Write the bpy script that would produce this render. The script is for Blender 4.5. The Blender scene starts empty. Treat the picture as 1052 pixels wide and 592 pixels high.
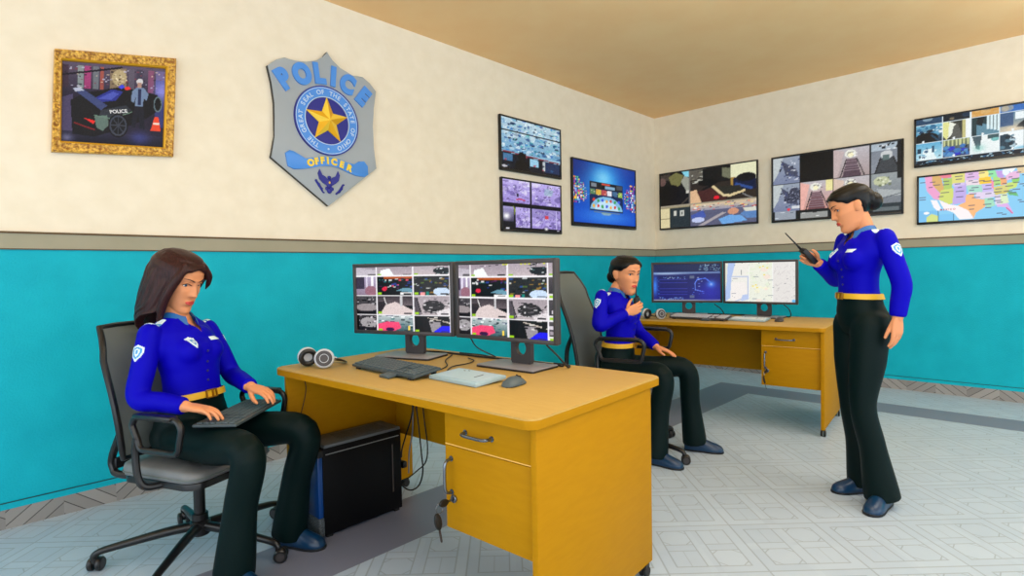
import bpy, bmesh, math, random
import numpy as np
from mathutils import Vector, Matrix
from mathutils.bvhtree import BVHTree

random.seed(7)
rng = np.random.default_rng(11)
SC = bpy.context.scene
COL = SC.collection
R = math.radians
V = Vector


def lin(c):
    c = c / 255.0
    return c / 12.92 if c <= 0.04045 else ((c + 0.055) / 1.055) ** 2.4


def rgb(r, g, b):
    return (lin(r), lin(g), lin(b), 1.0)


# ------------------------------------------------------------------ materials
MATS = {}


def mat(name, col, rough=0.5, metal=0.0, spec=0.5, emit=None, bump=None, coat=0.0):
    """Plain principled material; bump = (noise scale, strength)."""
    if name in MATS:
        return MATS[name]
    m = bpy.data.materials.new(name)
    m.use_nodes = True
    nt = m.node_tree
    b = nt.nodes['Principled BSDF']
    b.inputs['Base Color'].default_value = rgb(*col)
    b.inputs['Roughness'].default_value = rough
    b.inputs['Metallic'].default_value = metal
    b.inputs['Specular IOR Level'].default_value = spec
    b.inputs['Coat Weight'].default_value = coat
    if emit:
        b.inputs['Emission Color'].default_value = rgb(*col)
        b.inputs['Emission Strength'].default_value = emit
    if bump:
        tc = nt.nodes.new('ShaderNodeTexCoord')
        nz = nt.nodes.new('ShaderNodeTexNoise')
        nz.inputs['Scale'].default_value = bump[0]
        nz.inputs['Detail'].default_value = 4
        bp = nt.nodes.new('ShaderNodeBump')
        bp.inputs['Strength'].default_value = bump[1]
        bp.inputs['Distance'].default_value = 0.01
        nt.links.new(tc.outputs['Object'], nz.inputs['Vector'])
        nt.links.new(nz.outputs['Fac'], bp.inputs['Height'])
        nt.links.new(bp.outputs['Normal'], b.inputs['Normal'])
    MATS[name] = m
    return m


def noise_mat(name, c1, c2, scale, rough=0.6, bump=0.0, detail=5, lo=0.35, hi=0.65, spec=0.3, metal=0.0, stretch=None):
    if name in MATS:
        return MATS[name]
    m = mat(name, c1, rough, metal, spec)
    nt = m.node_tree
    b = nt.nodes['Principled BSDF']
    tc = nt.nodes.new('ShaderNodeTexCoord')
    nz = nt.nodes.new('ShaderNodeTexNoise')
    nz.inputs['Scale'].default_value = scale
    nz.inputs['Detail'].default_value = detail
    rp = nt.nodes.new('ShaderNodeValToRGB')
    rp.color_ramp.elements[0].position = lo
    rp.color_ramp.elements[1].position = hi
    rp.color_ramp.elements[0].color = rgb(*c1)
    rp.color_ramp.elements[1].color = rgb(*c2)
    src = tc.outputs['Object']
    if stretch:
        mp = nt.nodes.new('ShaderNodeMapping')
        mp.inputs['Scale'].default_value = stretch
        nt.links.new(src, mp.inputs['Vector'])
        src = mp.outputs['Vector']
    nt.links.new(src, nz.inputs['Vector'])
    nt.links.new(nz.outputs['Fac'], rp.inputs['Fac'])
    nt.links.new(rp.outputs['Color'], b.inputs['Base Color'])
    if bump:
        bp = nt.nodes.new('ShaderNodeBump')
        bp.inputs['Strength'].default_value = bump
        bp.inputs['Distance'].default_value = 0.01
        nt.links.new(nz.outputs['Fac'], bp.inputs['Height'])
        nt.links.new(bp.outputs['Normal'], b.inputs['Normal'])
    return m


class N:
    """Math-node expressions with Python operators."""
    nt = None

    def __init__(self, sock):
        self.s = sock

    @staticmethod
    def op(kind, *a):
        n = N.nt.nodes.new('ShaderNodeMath')
        n.operation = kind
        for i, x in enumerate(a):
            if isinstance(x, N):
                N.nt.links.new(x.s, n.inputs[i])
            else:
                n.inputs[i].default_value = x
        return N(n.outputs[0])

    def __add__(s, o): return N.op('ADD', s, o)
    def __radd__(s, o): return N.op('ADD', s, o)
    def __sub__(s, o): return N.op('SUBTRACT', s, o)
    def __rsub__(s, o): return N.op('SUBTRACT', o, s)
    def __mul__(s, o): return N.op('MULTIPLY', s, o)
    def __rmul__(s, o): return N.op('MULTIPLY', s, o)
    def __lt__(s, o): return N.op('LESS_THAN', s, o)
    def __gt__(s, o): return N.op('GREATER_THAN', s, o)
    def abs(s): return N.op('ABSOLUTE', s)
    def fract(s): return N.op('FRACT', s)
    def floor(s): return N.op('FLOOR', s)
    def min(s, o): return N.op('MINIMUM', s, o)
    def max(s, o): return N.op('MAXIMUM', s, o)


# ------------------------------------------------------------------ mesh building
def catmull(pts, k=6):
    pts = [V(p) for p in pts]
    if len(pts) < 3:
        return pts
    out = []
    P = [pts[0] * 2 - pts[1]] + pts + [pts[-1] * 2 - pts[-2]]
    for i in range(1, len(P) - 2):
        for s in range(k):
            t = s / k
            a, b, c, d = P[i - 1], P[i], P[i + 1], P[i + 2]
            out.append(0.5 * ((2 * b) + (c - a) * t + (2 * a - 5 * b + 4 * c - d) * t * t + (3 * b - a - 3 * c + d) * t ** 3))
    out.append(pts[-1])
    return out


class MB:
    def __init__(self):
        self.bm = bmesh.new()
        self.mats = []

    def mi(self, m):
        if m not in self.mats:
            self.mats.append(m)
        return self.mats.index(m)

    def box(self, c, s, m, bev=0.0, rot=None, seg=2):
        mx = Matrix.Translation(V(c))
        if rot is not None:
            mx = mx @ (rot.to_4x4() if isinstance(rot, Matrix) else Matrix.Rotation(rot, 4, 'Z'))
        mx = mx @ Matrix.Diagonal((s[0], s[1], s[2], 1))
        g = bmesh.ops.create_cube(self.bm, size=1, matrix=mx)
        vs = g['verts']
        fs = {f for v in vs for f in v.link_faces}
        i = self.mi(m)
        for f in fs:
            f.material_index = i
        if bev > 0:
            es = list({e for v in vs for e in v.link_edges})
            bmesh.ops.bevel(self.bm, geom=es, offset=bev, segments=seg, affect='EDGES', profile=0.5)
        return self

    def rings(self, rings, m, cap=True, closed=True):
        bm = self.bm
        i = self.mi(m)
        vr = [[bm.verts.new(p) for p in r] for r in rings]
        n = len(vr[0])
        for a, b in zip(vr[:-1], vr[1:]):
            for k in range(n if closed else n - 1):
                k2 = (k + 1) % n
                try:
                    f = bm.faces.new((a[k], a[k2], b[k2], b[k]))
                    f.material_index = i
                except ValueError:
                    pass
        if cap and closed:
            for r, rev in ((vr[0], True), (vr[-1], False)):
                f = bm.faces.new(list(reversed(r)) if rev else r)
                f.material_index = i
        return self

    def tube(self, pts, r, m, n=8, k=0, cap=True, flat=1.0, up=None, closed=False):
        """r: a number or one per point; flat scales the second cross axis."""
        pts = [V(p) for p in pts]
        if k:
            if not isinstance(r, (int, float)):
                rr = []
                for q in range(len(r) - 1):
                    rr += [r[q] + (r[q + 1] - r[q]) * s / k for s in range(k)]
                r = rr + [r[-1]]
            pts = catmull(pts, k)
        rs = [r] * len(pts) if isinstance(r, (int, float)) else list(r)
        out = []
        t = (pts[1] - pts[0]).normalized()
        u = V(up) if up is not None else (V((0, 0, 1)) if abs(t.z) < 0.9 else V((1, 0, 0)))
        for i, p in enumerate(pts):
            if closed:
                t = (pts[(i + 1) % len(pts)] - pts[i - 1]).normalized()
            else:
                t = (pts[min(i + 1, len(pts) - 1)] - pts[max(i - 1, 0)]).normalized()
            u = (u - t * u.dot(t)).normalized()
            w = t.cross(u)
            out.append([p + u * (math.cos(2 * math.pi * q / n) * rs[i] * flat) + w * (math.sin(2 * math.pi * q / n) * rs[i]) for q in range(n)])
        if closed:
            out.append(out[0])
            return self.rings(out, m, cap=False)
        return self.rings(out, m, cap=cap)

    def cyl(self, p0, p1, r0, m, r1=None, n=20, bev=0.0):
        p0, p1 = V(p0), V(p1)
        r1 = r0 if r1 is None else r1
        if bev:
            d = (p1 - p0).normalized() * bev
            return self.tube([p0, p0 + d, p1 - d, p1], [r0 - bev, r0, r1, r1 - bev], m, n)
        return self.tube([p0, p1], [r0, r1], m, n)

    def ell(self, c, rad, m, rot=None, nu=20, nv=12):
        mx = Matrix.Translation(V(c))
        if rot is not None:
            mx = mx @ rot.to_4x4()
        mx = mx @ Matrix.Diagonal((rad[0], rad[1], rad[2], 1))
        g = bmesh.ops.create_uvsphere(self.bm, u_segments=nu, v_segments=nv, radius=1, matrix=mx)
        i = self.mi(m)
        for f in {f for v in g['verts'] for f in v.link_faces}:
            f.material_index = i
        return self

    def prism(self, pts, m, fr, h0, h1, bev=0.0, side=None):
        """Polygon pts (2D) in frame fr (4x4: x,y in plane, z out), from h0 to h1."""
        bm = self.bm
        a = [bm.verts.new(fr @ V((p[0], p[1], h0))) for p in pts]
        b = [bm.verts.new(fr @ V((p[0], p[1], h1))) for p in pts]
        i = self.mi(m)
        si = self.mi(side) if side else i
        n = len(pts)
        f = bm.faces.new(list(reversed(a))); f.material_index = i
        top = bm.faces.new(b); top.material_index = i
        for k in range(n):
            q = bm.faces.new((a[k], a[(k + 1) % n], b[(k + 1) % n], b[k]))
            q.material_index = si
        if bev:
            bmesh.ops.bevel(bm, geom=list(top.edges), offset=bev, segments=2, affect='EDGES', profile=0.5)
        return self

    def ringplate(self, outer, inner, m, fr, h0, h1):
        """Plate between two loops with the same number of points."""
        P = lambda p, h: fr @ V((p[0], p[1], h))
        L = [[P(p, h0) for p in outer], [P(p, h1) for p in outer], [P(p, h1) for p in inner], [P(p, h0) for p in inner]]
        return self.rings(L + [L[0]], m, cap=False)

    def mesh(self, name):
        bmesh.ops.remove_doubles(self.bm, verts=self.bm.verts, dist=1e-6)
        bmesh.ops.recalc_face_normals(self.bm, faces=self.bm.faces)
        me = bpy.data.meshes.new(name)
        self.bm.to_mesh(me)
        self.bm.free()
        for m in self.mats:
            me.materials.append(m)
        return me

    def done(self, name, parent=None, ang=35, loc=None, rotz=0, **props):
        me = self.mesh(name)
        me.shade_smooth()
        me.set_sharp_from_angle(angle=R(ang))
        return link(me, name, parent, loc, rotz, **props)


def link(me, name, parent=None, loc=None, rotz=0, **props):
    o = bpy.data.objects.new(name, me)
    COL.objects.link(o)
    if parent is not None:
        o.parent = parent
    if loc is not None:
        o.location = loc
    o.rotation_euler = (0, 0, rotz)
    for k, v in props.items():
        o[k] = v
    return o


def thing(name, label, cat, loc=(0, 0, 0), rotz=0, group=None):
    o = bpy.data.objects.new(name, None)
    COL.objects.link(o)
    o.empty_display_size = 0.1
    o.location = loc
    o.rotation_euler = (0, 0, rotz)
    o['label'] = label
    o['category'] = cat
    if group:
        o['group'] = group
    return o


def copy_thing(src, loc, rotz, label):
    r = src.copy(); COL.objects.link(r)
    r.location = loc; r.rotation_euler = (0, 0, rotz); r['label'] = label
    for ch in list(src.children):
        c = ch.copy(); COL.objects.link(c); c.parent = r
        for g in ch.children:
            d = g.copy(); COL.objects.link(d); d.parent = c
    return r


def rrect(x0, y0, x1, y1, r, n=6):
    out = []
    for cx, cy, a0 in ((x1 - r, y0 + r, -90), (x1 - r, y1 - r, 0), (x0 + r, y1 - r, 90), (x0 + r, y0 + r, 180)):
        for i in range(n + 1):
            a = R(a0 + 90 * i / n)
            out.append((cx + r * math.cos(a), cy + r * math.sin(a)))
    return out


def text_mesh(s, size, extrude, m, name='text', bold=0.0, align='CENTER'):
    cu = bpy.data.curves.new(name, 'FONT')
    cu.body = s
    cu.size = size
    cu.extrude = extrude
    cu.offset = bold
    cu.align_x = align
    cu.align_y = 'CENTER'
    o = bpy.data.objects.new(name, cu)
    COL.objects.link(o)
    dg = bpy.context.evaluated_depsgraph_get()
    dg.update()
    me = bpy.data.meshes.new_from_object(o.evaluated_get(dg))
    bpy.data.objects.remove(o)
    bpy.data.curves.remove(cu)
    me.materials.clear()
    me.materials.append(m)
    return me


def add_mesh(mb, me, mx):
    """Merge mesh me (one material) into the builder under matrix mx."""
    i = mb.mi(me.materials[0])
    vs = [mb.bm.verts.new(mx @ v.co) for v in me.vertices]
    for p in me.polygons:
        try:
            f = mb.bm.faces.new([vs[k] for k in p.vertices])
            f.material_index = i
        except ValueError:
            pass


# ------------------------------------------------------------------ picture surfaces (screens, prints)
class Canvas:
    """Colour field painted on a grid; becomes vertex colours of a display face."""

    def __init__(s, w, h, bg=(0, 0, 0)):
        s.w, s.h = w, h
        s.a = np.zeros((h, w, 3)); s.a[:] = bg
        s.X, s.Y = np.meshgrid((np.arange(w) + .5) / w, (np.arange(h) + .5) / h)
        s.v = (0., 0., 1., 1.)

    def view(s, x0, y0, x1, y1):
        s.v = (x0, y0, x1, y1); return s

    def xy(s):
        x0, y0, x1, y1 = s.v
        return (s.X - x0) / (x1 - x0), (s.Y - y0) / (y1 - y0)

    def inside(s):
        x, y = s.xy()
        return (x >= 0) & (x <= 1) & (y >= 0) & (y <= 1)

    def put(s, m, c, al=1.0):
        m = m & s.inside()
        s.a[m] = s.a[m] * (1 - al) + np.array(c, float) * al
        return s

    def rect(s, x0, y0, x1, y1, c, al=1.0):
        x, y = s.xy()
        return s.put((x >= x0) & (x <= x1) & (y >= y0) & (y <= y1), c, al)

    def ell(s, cx, cy, rx, ry, c, al=1.0):
        x, y = s.xy()
        return s.put(((x - cx) / rx) ** 2 + ((y - cy) / ry) ** 2 <= 1, c, al)

    def glow(s, cx, cy, rx, ry, c, al=1.0):
        x, y = s.xy()
        k = np.exp(-(((x - cx) / rx) ** 2 + ((y - cy) / ry) ** 2)) * al * s.inside()
        s.a += (np.array(c, float) - s.a) * k[..., None]
        return s

    def poly(s, pts, c, al=1.0):
        x, y = s.xy()
        m = np.zeros(x.shape, bool)
        j = len(pts) - 1
        for i in range(len(pts)):
            xi, yi = pts[i]; xj, yj = pts[j]
            if yi != yj:
                m ^= ((yi > y) != (yj > y)) & (x < (xj - xi) * (y - yi) / (yj - yi) + xi)
            j = i
        return s.put(m, c, al)

    def line(s, pts, wd, c, al=1.0):
        x, y = s.xy()
        asp = (s.v[2] - s.v[0]) * s.w / ((s.v[3] - s.v[1]) * s.h)
        m = np.zeros(x.shape, bool)
        for (ax, ay), (bx, by) in zip(pts[:-1], pts[1:]):
            dx, dy = (bx - ax) * asp, by - ay
            t = np.clip((((x - ax) * asp) * dx + (y - ay) * dy) / (dx * dx + dy * dy + 1e-12), 0, 1)
            m |= np.hypot((x - ax) * asp - t * dx, y - ay - t * dy) < wd
        return s.put(m, c, al)

    def grad(s, c0, c1, x0=0, y0=0, x1=1, y1=1):
        x, y = s.xy()
        m = (x >= x0) & (x <= x1) & (y >= y0) & (y <= y1) & s.inside()
        t = ((y - y0) / (y1 - y0))[m][:, None]
        s.a[m] = np.array(c0, float) * (1 - t) + np.array(c1, float) * t
        return s

    def blobs(s, n, cols, r=(0.02, 0.08), box=(0, 0, 1, 1), al=0.9):
        for _ in range(n):
            c = cols[rng.integers(len(cols))]
            s.ell(box[0] + rng.random() * (box[2] - box[0]), box[1] + rng.random() * (box[3] - box[1]),
                  r[0] + rng.random() * (r[1] - r[0]), r[0] + rng.random() * (r[1] - r[0]), c, al)
        return s

    def specks(s, n, cols, sz=(0.02, 0.05), box=(0, 0, 1, 1), al=0.9):
        for _ in range(n):
            c = cols[rng.integers(len(cols))]
            x = box[0] + rng.random() * (box[2] - box[0]); y = box[1] + rng.random() * (box[3] - box[1])
            a = sz[0] + rng.random() * (sz[1] - sz[0]); b = sz[0] + rng.random() * (sz[1] - sz[0])
            s.rect(x, y, x + a, y + b * .7, c, al)
        return s

    def contrast(s, k, mid=127):
        s.a = np.clip(mid + (s.a - mid) * k, 0, 255)
        return s

    def grain(s, amp):
        m = s.inside()
        s.a[m] += rng.normal(0, amp, (int(m.sum()), 1))
        return s


def display_mat(name, strength):
    if name in MATS:
        return MATS[name]
    m = mat(name, (0, 0, 0), 0.35, 0, 0.3)
    nt = m.node_tree
    b = nt.nodes['Principled BSDF']
    at = nt.nodes.new('ShaderNodeAttribute')
    at.attribute_name = 'picture'
    if strength:
        nt.links.new(at.outputs['Color'], b.inputs['Emission Color'])
        b.inputs['Emission Strength'].default_value = strength
    else:
        nt.links.new(at.outputs['Color'], b.inputs['Base Color'])
        b.inputs['Roughness'].default_value = 0.6
    return m


def display(cv, corners, m, name):
    """Grid face with the canvas on it. corners: TL, TR, BR, BL."""
    w, h = cv.w, cv.h
    tl, tr, br, bl = [np.array(c, float) for c in corners]
    U = np.linspace(0, 1, w)[None, :, None]
    W = np.linspace(0, 1, h)[:, None, None]
    co = (tl * (1 - U) + tr * U) * (1 - W) + (bl * (1 - U) + br * U) * W
    me = bpy.data.meshes.new(name)
    idx = np.arange(w * h).reshape(h, w)
    f = np.stack([idx[1:, :-1], idx[1:, 1:], idx[:-1, 1:], idx[:-1, :-1]], -1).reshape(-1, 4)
    me.from_pydata(co.reshape(-1, 3).tolist(), [], f.tolist())
    a = np.clip(cv.a, 0, 255) / 255.
    a = np.where(a <= 0.04045, a / 12.92, ((a + 0.055) / 1.055) ** 2.4)
    ca = me.color_attributes.new('picture', 'FLOAT_COLOR', 'POINT')
    ca.data.foreach_set('color', np.concatenate([a.reshape(-1, 3), np.ones((w * h, 1))], 1).astype(np.float32).ravel())
    me.materials.append(m)
    return me
# ------------------------------------------------------------------ the room
CREAM = noise_mat('cream_plaster', (240, 229, 206), (247, 237, 216), 9, 0.75, 0.18, 6, 0.3, 0.7, 0.2)
TEAL = noise_mat('teal_paint', (12, 172, 194), (18, 184, 205), 5, 0.5, 0.0, 5, 0.3, 0.7, 0.15)
_nt = TEAL.node_tree
_tc = _nt.nodes.new('ShaderNodeTexCoord'); _nz = _nt.nodes.new('ShaderNodeTexNoise'); _bp = _nt.nodes.new('ShaderNodeBump')
_nz.inputs['Scale'].default_value = 95; _nz.inputs['Detail'].default_value = 3
_bp.inputs['Strength'].default_value = 0.22; _bp.inputs['Distance'].default_value = 0.01
_nt.links.new(_tc.outputs['Object'], _nz.inputs['Vector']); _nt.links.new(_nz.outputs['Fac'], _bp.inputs['Height'])
_nt.links.new(_bp.outputs['Normal'], _nt.nodes['Principled BSDF'].inputs['Normal'])
TAN = noise_mat('tan_ceiling', (250, 205, 148), (252, 211, 155), 3, 0.8, 0.0, 3, spec=0.1)
RAIL = noise_mat('rail_beige', (158, 154, 132), (166, 160, 138), 4, 0.6)
RAILDARK = mat('rail_dark_edge', (92, 66, 30), 0.6)
GROOVE = mat('teal_groove', (10, 78, 84), 0.6)
RX0, RY0, CZ = -9.6, -8.6, 3.216


def base_mat():
    m = mat('baseboard_planks', (140, 138, 136), 0.6, 0, 0.3)
    nt = N.nt = m.node_tree
    b = nt.nodes['Principled BSDF']
    tc = nt.nodes.new('ShaderNodeTexCoord'); sp = nt.nodes.new('ShaderNodeSeparateXYZ')
    nt.links.new(tc.outputs['Object'], sp.inputs['Vector'])
    x, y, z = (N(sp.outputs[i]) for i in range(3))
    s = x + y
    cell = (s * (1 / .23)).floor()
    sg = ((cell * .5).fract() > .25) * 2.0 - 1.0
    q = (s * sg + z * 1.25) * (1 / .085)
    g = ((q.fract() - .5).abs() > .455)
    tone = (N.op('SINE', q.floor() * 12.9 + cell * 4.1) * 43.7).fract()
    mx = nt.nodes.new('ShaderNodeMix'); mx.data_type = 'RGBA'
    mx.inputs[6].default_value = rgb(132, 130, 128); mx.inputs[7].default_value = rgb(162, 160, 158)
    nt.links.new(tone.s, mx.inputs[0])
    m2 = nt.nodes.new('ShaderNodeMix'); m2.data_type = 'RGBA'
    m2.inputs[7].default_value = rgb(84, 82, 82)
    nt.links.new(mx.outputs[2], m2.inputs[6]); nt.links.new(g.s, m2.inputs[0])
    nt.links.new(m2.outputs[2], b.inputs['Base Color'])
    return m


def floor_mat():
    m = mat('floor_parquet_tile', (180, 186, 186), 0.42, 0, 0.35)
    nt = N.nt = m.node_tree
    b = nt.nodes['Principled BSDF']
    tc = nt.nodes.new('ShaderNodeTexCoord'); sp = nt.nodes.new('ShaderNodeSeparateXYZ')
    nt.links.new(tc.outputs['Object'], sp.inputs['Vector'])
    x, y = N(sp.outputs[0]), N(sp.outputs[1])
    u = ((x - y) * 0.70711 + 0.954) * (1 / .415)
    v = ((x + y) * 0.70711 + 4.704) * (1 / .415)
    a, c = u.fract(), v.fract()
    ge = (a.min(1.0 - a)).min(c.min(1.0 - c))
    da, db = (a - .5).abs(), (c - .5).abs()
    ins = ge > .12
    outer = ge < .009
    frame = (ge - .12).abs() < .008
    bar1 = ((da - .065).abs() < .007) * ins
    bar2 = ((db - .065).abs() < .007) * ins * (da > .065)
    par = ((u.floor() + v.floor()) * .5).fract() > .25
    same = ((a > .5) - (c > .5)).abs()
    pick = (par - same).abs()
    qa, qb = (da - .222).abs(), (db - .222).abs()
    oct_ = ((qa + qb - .235).abs() < .009) * (qa < .157) * (qb < .157) * ins * pick
    half = ((qa - .0).abs() < .006) * (qb < .157) * ins * (1.0 - pick) * (da > .065)
    g = outer.max(frame).max(bar1).max(bar2).max(oct_).max(half * .6)
    tone = (N.op('SINE', u.floor() * 12.9 + v.floor() * 78.2 + (da > .065) * 3.1 + (db > .065) * 5.7 + ins * 9.1 + (a > .5) * 2.2 + (c > .5) * 7.7) * 437.5).fract()
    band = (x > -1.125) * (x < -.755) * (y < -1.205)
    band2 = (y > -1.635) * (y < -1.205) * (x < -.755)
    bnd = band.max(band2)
    nz = nt.nodes.new('ShaderNodeTexNoise'); nz.inputs['Scale'].default_value = 14
    nz.inputs['Detail'].default_value = 6
    nt.links.new(tc.outputs['Object'], nz.inputs['Vector'])
    t2 = tone * .55 + N(nz.outputs['Fac']) * .45

    def mix(f, A, B):
        k = nt.nodes.new('ShaderNodeMix'); k.data_type = 'RGBA'
        nt.links.new(f.s, k.inputs[0])
        for q, i in ((A, 6), (B, 7)):
            if isinstance(q, tuple):
                k.inputs[i].default_value = q
            else:
                nt.links.new(q, k.inputs[i])
        return k.outputs[2]
    t = mix(t2, rgb(173, 190, 210), rgb(187, 203, 221))
    t = mix(g * .34, t, rgb(92, 100, 104))
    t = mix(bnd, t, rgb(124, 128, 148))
    nt.links.new(t, b.inputs['Base Color'])
    bp = nt.nodes.new('ShaderNodeBump'); bp.inputs['Strength'].default_value = .25; bp.inputs['Distance'].default_value = .004
    bp.invert = True
    nt.links.new((g * (1.0 - bnd)).s, bp.inputs['Height']); nt.links.new(bp.outputs['Normal'], b.inputs['Normal'])
    return m


BASE = base_mat()
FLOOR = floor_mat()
S = dict(kind='structure')
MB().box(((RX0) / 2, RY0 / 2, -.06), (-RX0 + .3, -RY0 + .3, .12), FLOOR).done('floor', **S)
MB().box(((RX0) / 2, RY0 / 2, CZ + .06), (-RX0 + .3, -RY0 + .3, .12), TAN).done('ceiling', **S)


def wall(name, side):
    """Plastered upper wall over a teal dado; the face line is x=0 / y=0 / the far ends."""
    mb = MB()
    for z0, z1, m in ((1.41, CZ, CREAM), (.0967, 1.41, TEAL), (0, .0967, BASE)):
        c, h = (z0 + z1) / 2, z1 - z0
        if side == 'L':
            mb.box((RX0 / 2, .075, c), (-RX0 + .3, .15, h), m)
        elif side == 'R':
            mb.box((.075, RY0 / 2, c), (.15, -RY0, h), m)
        elif side == 'F':
            mb.box((RX0 / 2, RY0 - .075, c), (-RX0 + .3, .15, h), m)
        else:
            mb.box((RX0 - .075, RY0 / 2, c), (.15, -RY0, h), m)
    return mb.done(name, **S)


wall('wall_left', 'L'); wall('wall_right', 'R')


def strip(name, side, rows):
    mb = MB()
    for z0, z1, d, m in rows:
        if side == 'L':
            mb.box((RX0 / 2, -d / 2, (z0 + z1) / 2), (-RX0, d, z1 - z0), m)
        else:
            mb.box((-d / 2, RY0 / 2 - .5 * d, (z0 + z1) / 2), (d, -RY0 - d, z1 - z0), m)
    return mb.done(name, **S)


RAILROWS = ((1.4085, 1.485, .012, RAIL), (1.485, 1.4945, .018, RAILDARK), (1.4035, 1.4085, .010, RAILDARK))
strip('trim_1', 'L', RAILROWS)
strip('trim_2', 'R', RAILROWS)
strip('baseboard_left', 'L', ((0, .0967, .010, BASE), (.0967, .1275, .008, TEAL), (.1275, .1315, .009, GROOVE)))
strip('baseboard_right', 'R', ((0, .0967, .010, BASE), (.0967, .1275, .008, TEAL), (.1275, .1315, .009, GROOVE)))

# ------------------------------------------------------------------ framed picture
GOLD = noise_mat('gilt_frame', (150, 92, 18), (246, 196, 84), 75, 0.38, 0.9, 4, 0.36, 0.64, 0.5)
GOLDEDGE = mat('gilt_edge', (214, 160, 30), 0.35, 0.3)


def framed_picture():
    out = [(-6.158, 2.45), (-5.595, 2.544), (-5.63, 1.962), (-6.189, 1.913)]
    inn = [(-6.127, 2.398), (-5.651, 2.473), (-5.680, 2.012), (-6.146, 1.978)]
    ox, oz = -5.895, 2.21
    t = thing('framed_picture', 'crooked ornate gold framed picture of a dark patrol car on the cream wall', 'picture', (ox, 0, oz))
    L = lambda pts, y: [V((p[0] - ox, y, p[1] - oz)) for p in pts]
    mb = MB()

    def dense(pts, y):
        r = []
        for i in range(4):
            a, b = V((pts[i][0], pts[i][1])), V((pts[(i + 1) % 4][0], pts[(i + 1) % 4][1]))
            for k in range(24):
                p = a.lerp(b, k / 24)
                r.append(V((p.x - ox, y, p.y - oz)))
        return r

    def lerp(a, b, f):
        return [(p[0] + (q[0] - p[0]) * f, p[1] + (q[1] - p[1]) * f) for p, q in zip(a, b)]
    prof = [(0, -.002, GOLDEDGE), (0, -.03, GOLDEDGE), (.12, -.036, GOLD), (.5, -.028, GOLD), (.8, -.032, GOLDEDGE), (.95, -.026, GOLDEDGE), (1, -.012, GOLDEDGE)]
    for a, b in zip(prof[:-1], prof[1:]):
        r0 = dense(lerp(out, inn, a[0]), a[1]); r1 = dense(lerp(out, inn, b[0]), b[1])
        mb.rings([r0, r1], b[2] if b[2] is GOLD or a[2] is not GOLD else GOLD, cap=False)
    # raised scrollwork beads along the moulding
    mid = dense(lerp(out, inn, .42), -.029)
    for i, p in enumerate(mid[::2]):
        mb.ell(p, (.0085, .006, .0085), GOLD, nu=8, nv=6)
    mb.done('gold_frame', t)
    cv = Canvas(150, 124, (34, 30, 52))
    cv.grad((96, 84, 108), (30, 26, 50), 0, 0, 1, .45)
    for x0, x1, c in ((.0, .06, (60, 40, 60)), (.14, .19, (150, 170, 168)), (.2, .26, (190, 60, 130)), (.28, .33, (120, 130, 138)), (.35, .38, (190, 90, 70)), (.44, .6, (150, 130, 96)), (.62, .68, (96, 92, 110)), (.7, .76, (60, 56, 76)), (.82, .88, (150, 80, 120)), (.9, 1, (120, 110, 170))):
        cv.rect(x0, .04, x1, .32, c, .75)
    cv.specks(90, [(220, 200, 180), (120, 60, 80), (40, 30, 50), (180, 180, 210)], (.01, .03), (0, .05, 1, .32))
    cv.ell(.53, .16, .07, .1, (200, 184, 140), .7).specks(24, [(90, 70, 50), (230, 220, 190)], (.01, .025), (.46, .08, .6, .25))
    cv.line([(.0, .17), (.55, .03)], .012, (22, 18, 34))
    cv.rect(.9, .15, 1, .75, (64, 80, 170), .55).glow(.97, .3, .08, .12, (150, 150, 240), .8)
    cv.poly([(0, .45), (.1, .4), (.12, .9), (0, .92)], (74, 66, 104))
    cv.grad((40, 40, 66), (10, 12, 32), 0, .86, 1, 1)
    cv.poly([(.08, .48), (.2, .38), (.52, .28), (.72, .3), (.92, .34), (.98, .5), (.8, .66), (.6, .78), (.3, .92), (.1, .9)], (14, 15, 24))
    cv.poly([(.28, .45), (.46, .31), (.57, .33), (.5, .45), (.36, .48)], (38, 48, 140)).poly([(.33, .44), (.47, .34), (.53, .36), (.46, .44)], (96, 110, 214), .6)
    cv.poly([(.12, .36), (.2, .34), (.42, .52), (.36, .58)], (58, 70, 120)).poly([(.1, .33), (.17, .31), (.2, .35), (.12, .37)], (178, 186, 214))
    cv.poly([(.52, .27), (.56, .24), (.59, .27), (.55, .3)], (60, 70, 230)).poly([(.58, .28), (.62, .26), (.65, .29), (.6, .31)], (232, 50, 50))
    cv.poly([(.36, .58), (.6, .5), (.66, .56), (.5, .66), (.34, .68)], (44, 50, 62))
    cv.poly([(.3, .66), (.42, .64), (.44, .76), (.38, .84), (.32, .8)], (112, 140, 132), .8).line([(.3, .65), (.46, .68), (.66, .58)], .006, (100, 130, 118))
    cv.poly([(.2, .69), (.31, .72), (.29, .76)], (226, 40, 38)).line([(.12, .76), (.3, .83)], .008, (120, 26, 34))
    cv.ell(.53, .76, .1, .15, (8, 8, 14)).ell(.53, .76, .085, .13, (60, 66, 84)).ell(.53, .76, .07, .11, (16, 18, 26))
    for k in range(8):
        a = k * math.pi / 4
        cv.line([(.53, .76), (.53 + .07 * math.cos(a), .76 + .11 * math.sin(a))], .006, (54, 60, 76))
    cv.ell(.93, .46, .045, .1, (96, 116, 128)).ell(.93, .46, .034, .08, (10, 12, 20))
    cv.ell(.735, .19, .035, .035, (206, 206, 214)).rect(.715, .2, .755, .27, (176, 140, 130))
    cv.poly([(.66, .32), (.7, .27), (.78, .27), (.83, .34), (.81, .42), (.78, .4), (.77, .5), (.69, .5), (.7, .38), (.68, .46), (.65, .44)], (112, 134, 172)).rect(.72, .28, .75, .48, (36, 44, 84))
    cv.poly([(.69, .5), (.78, .5), (.8, .78), (.75, .78), (.73, .58), (.7, .78), (.66, .76)], (22, 24, 40))
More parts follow.
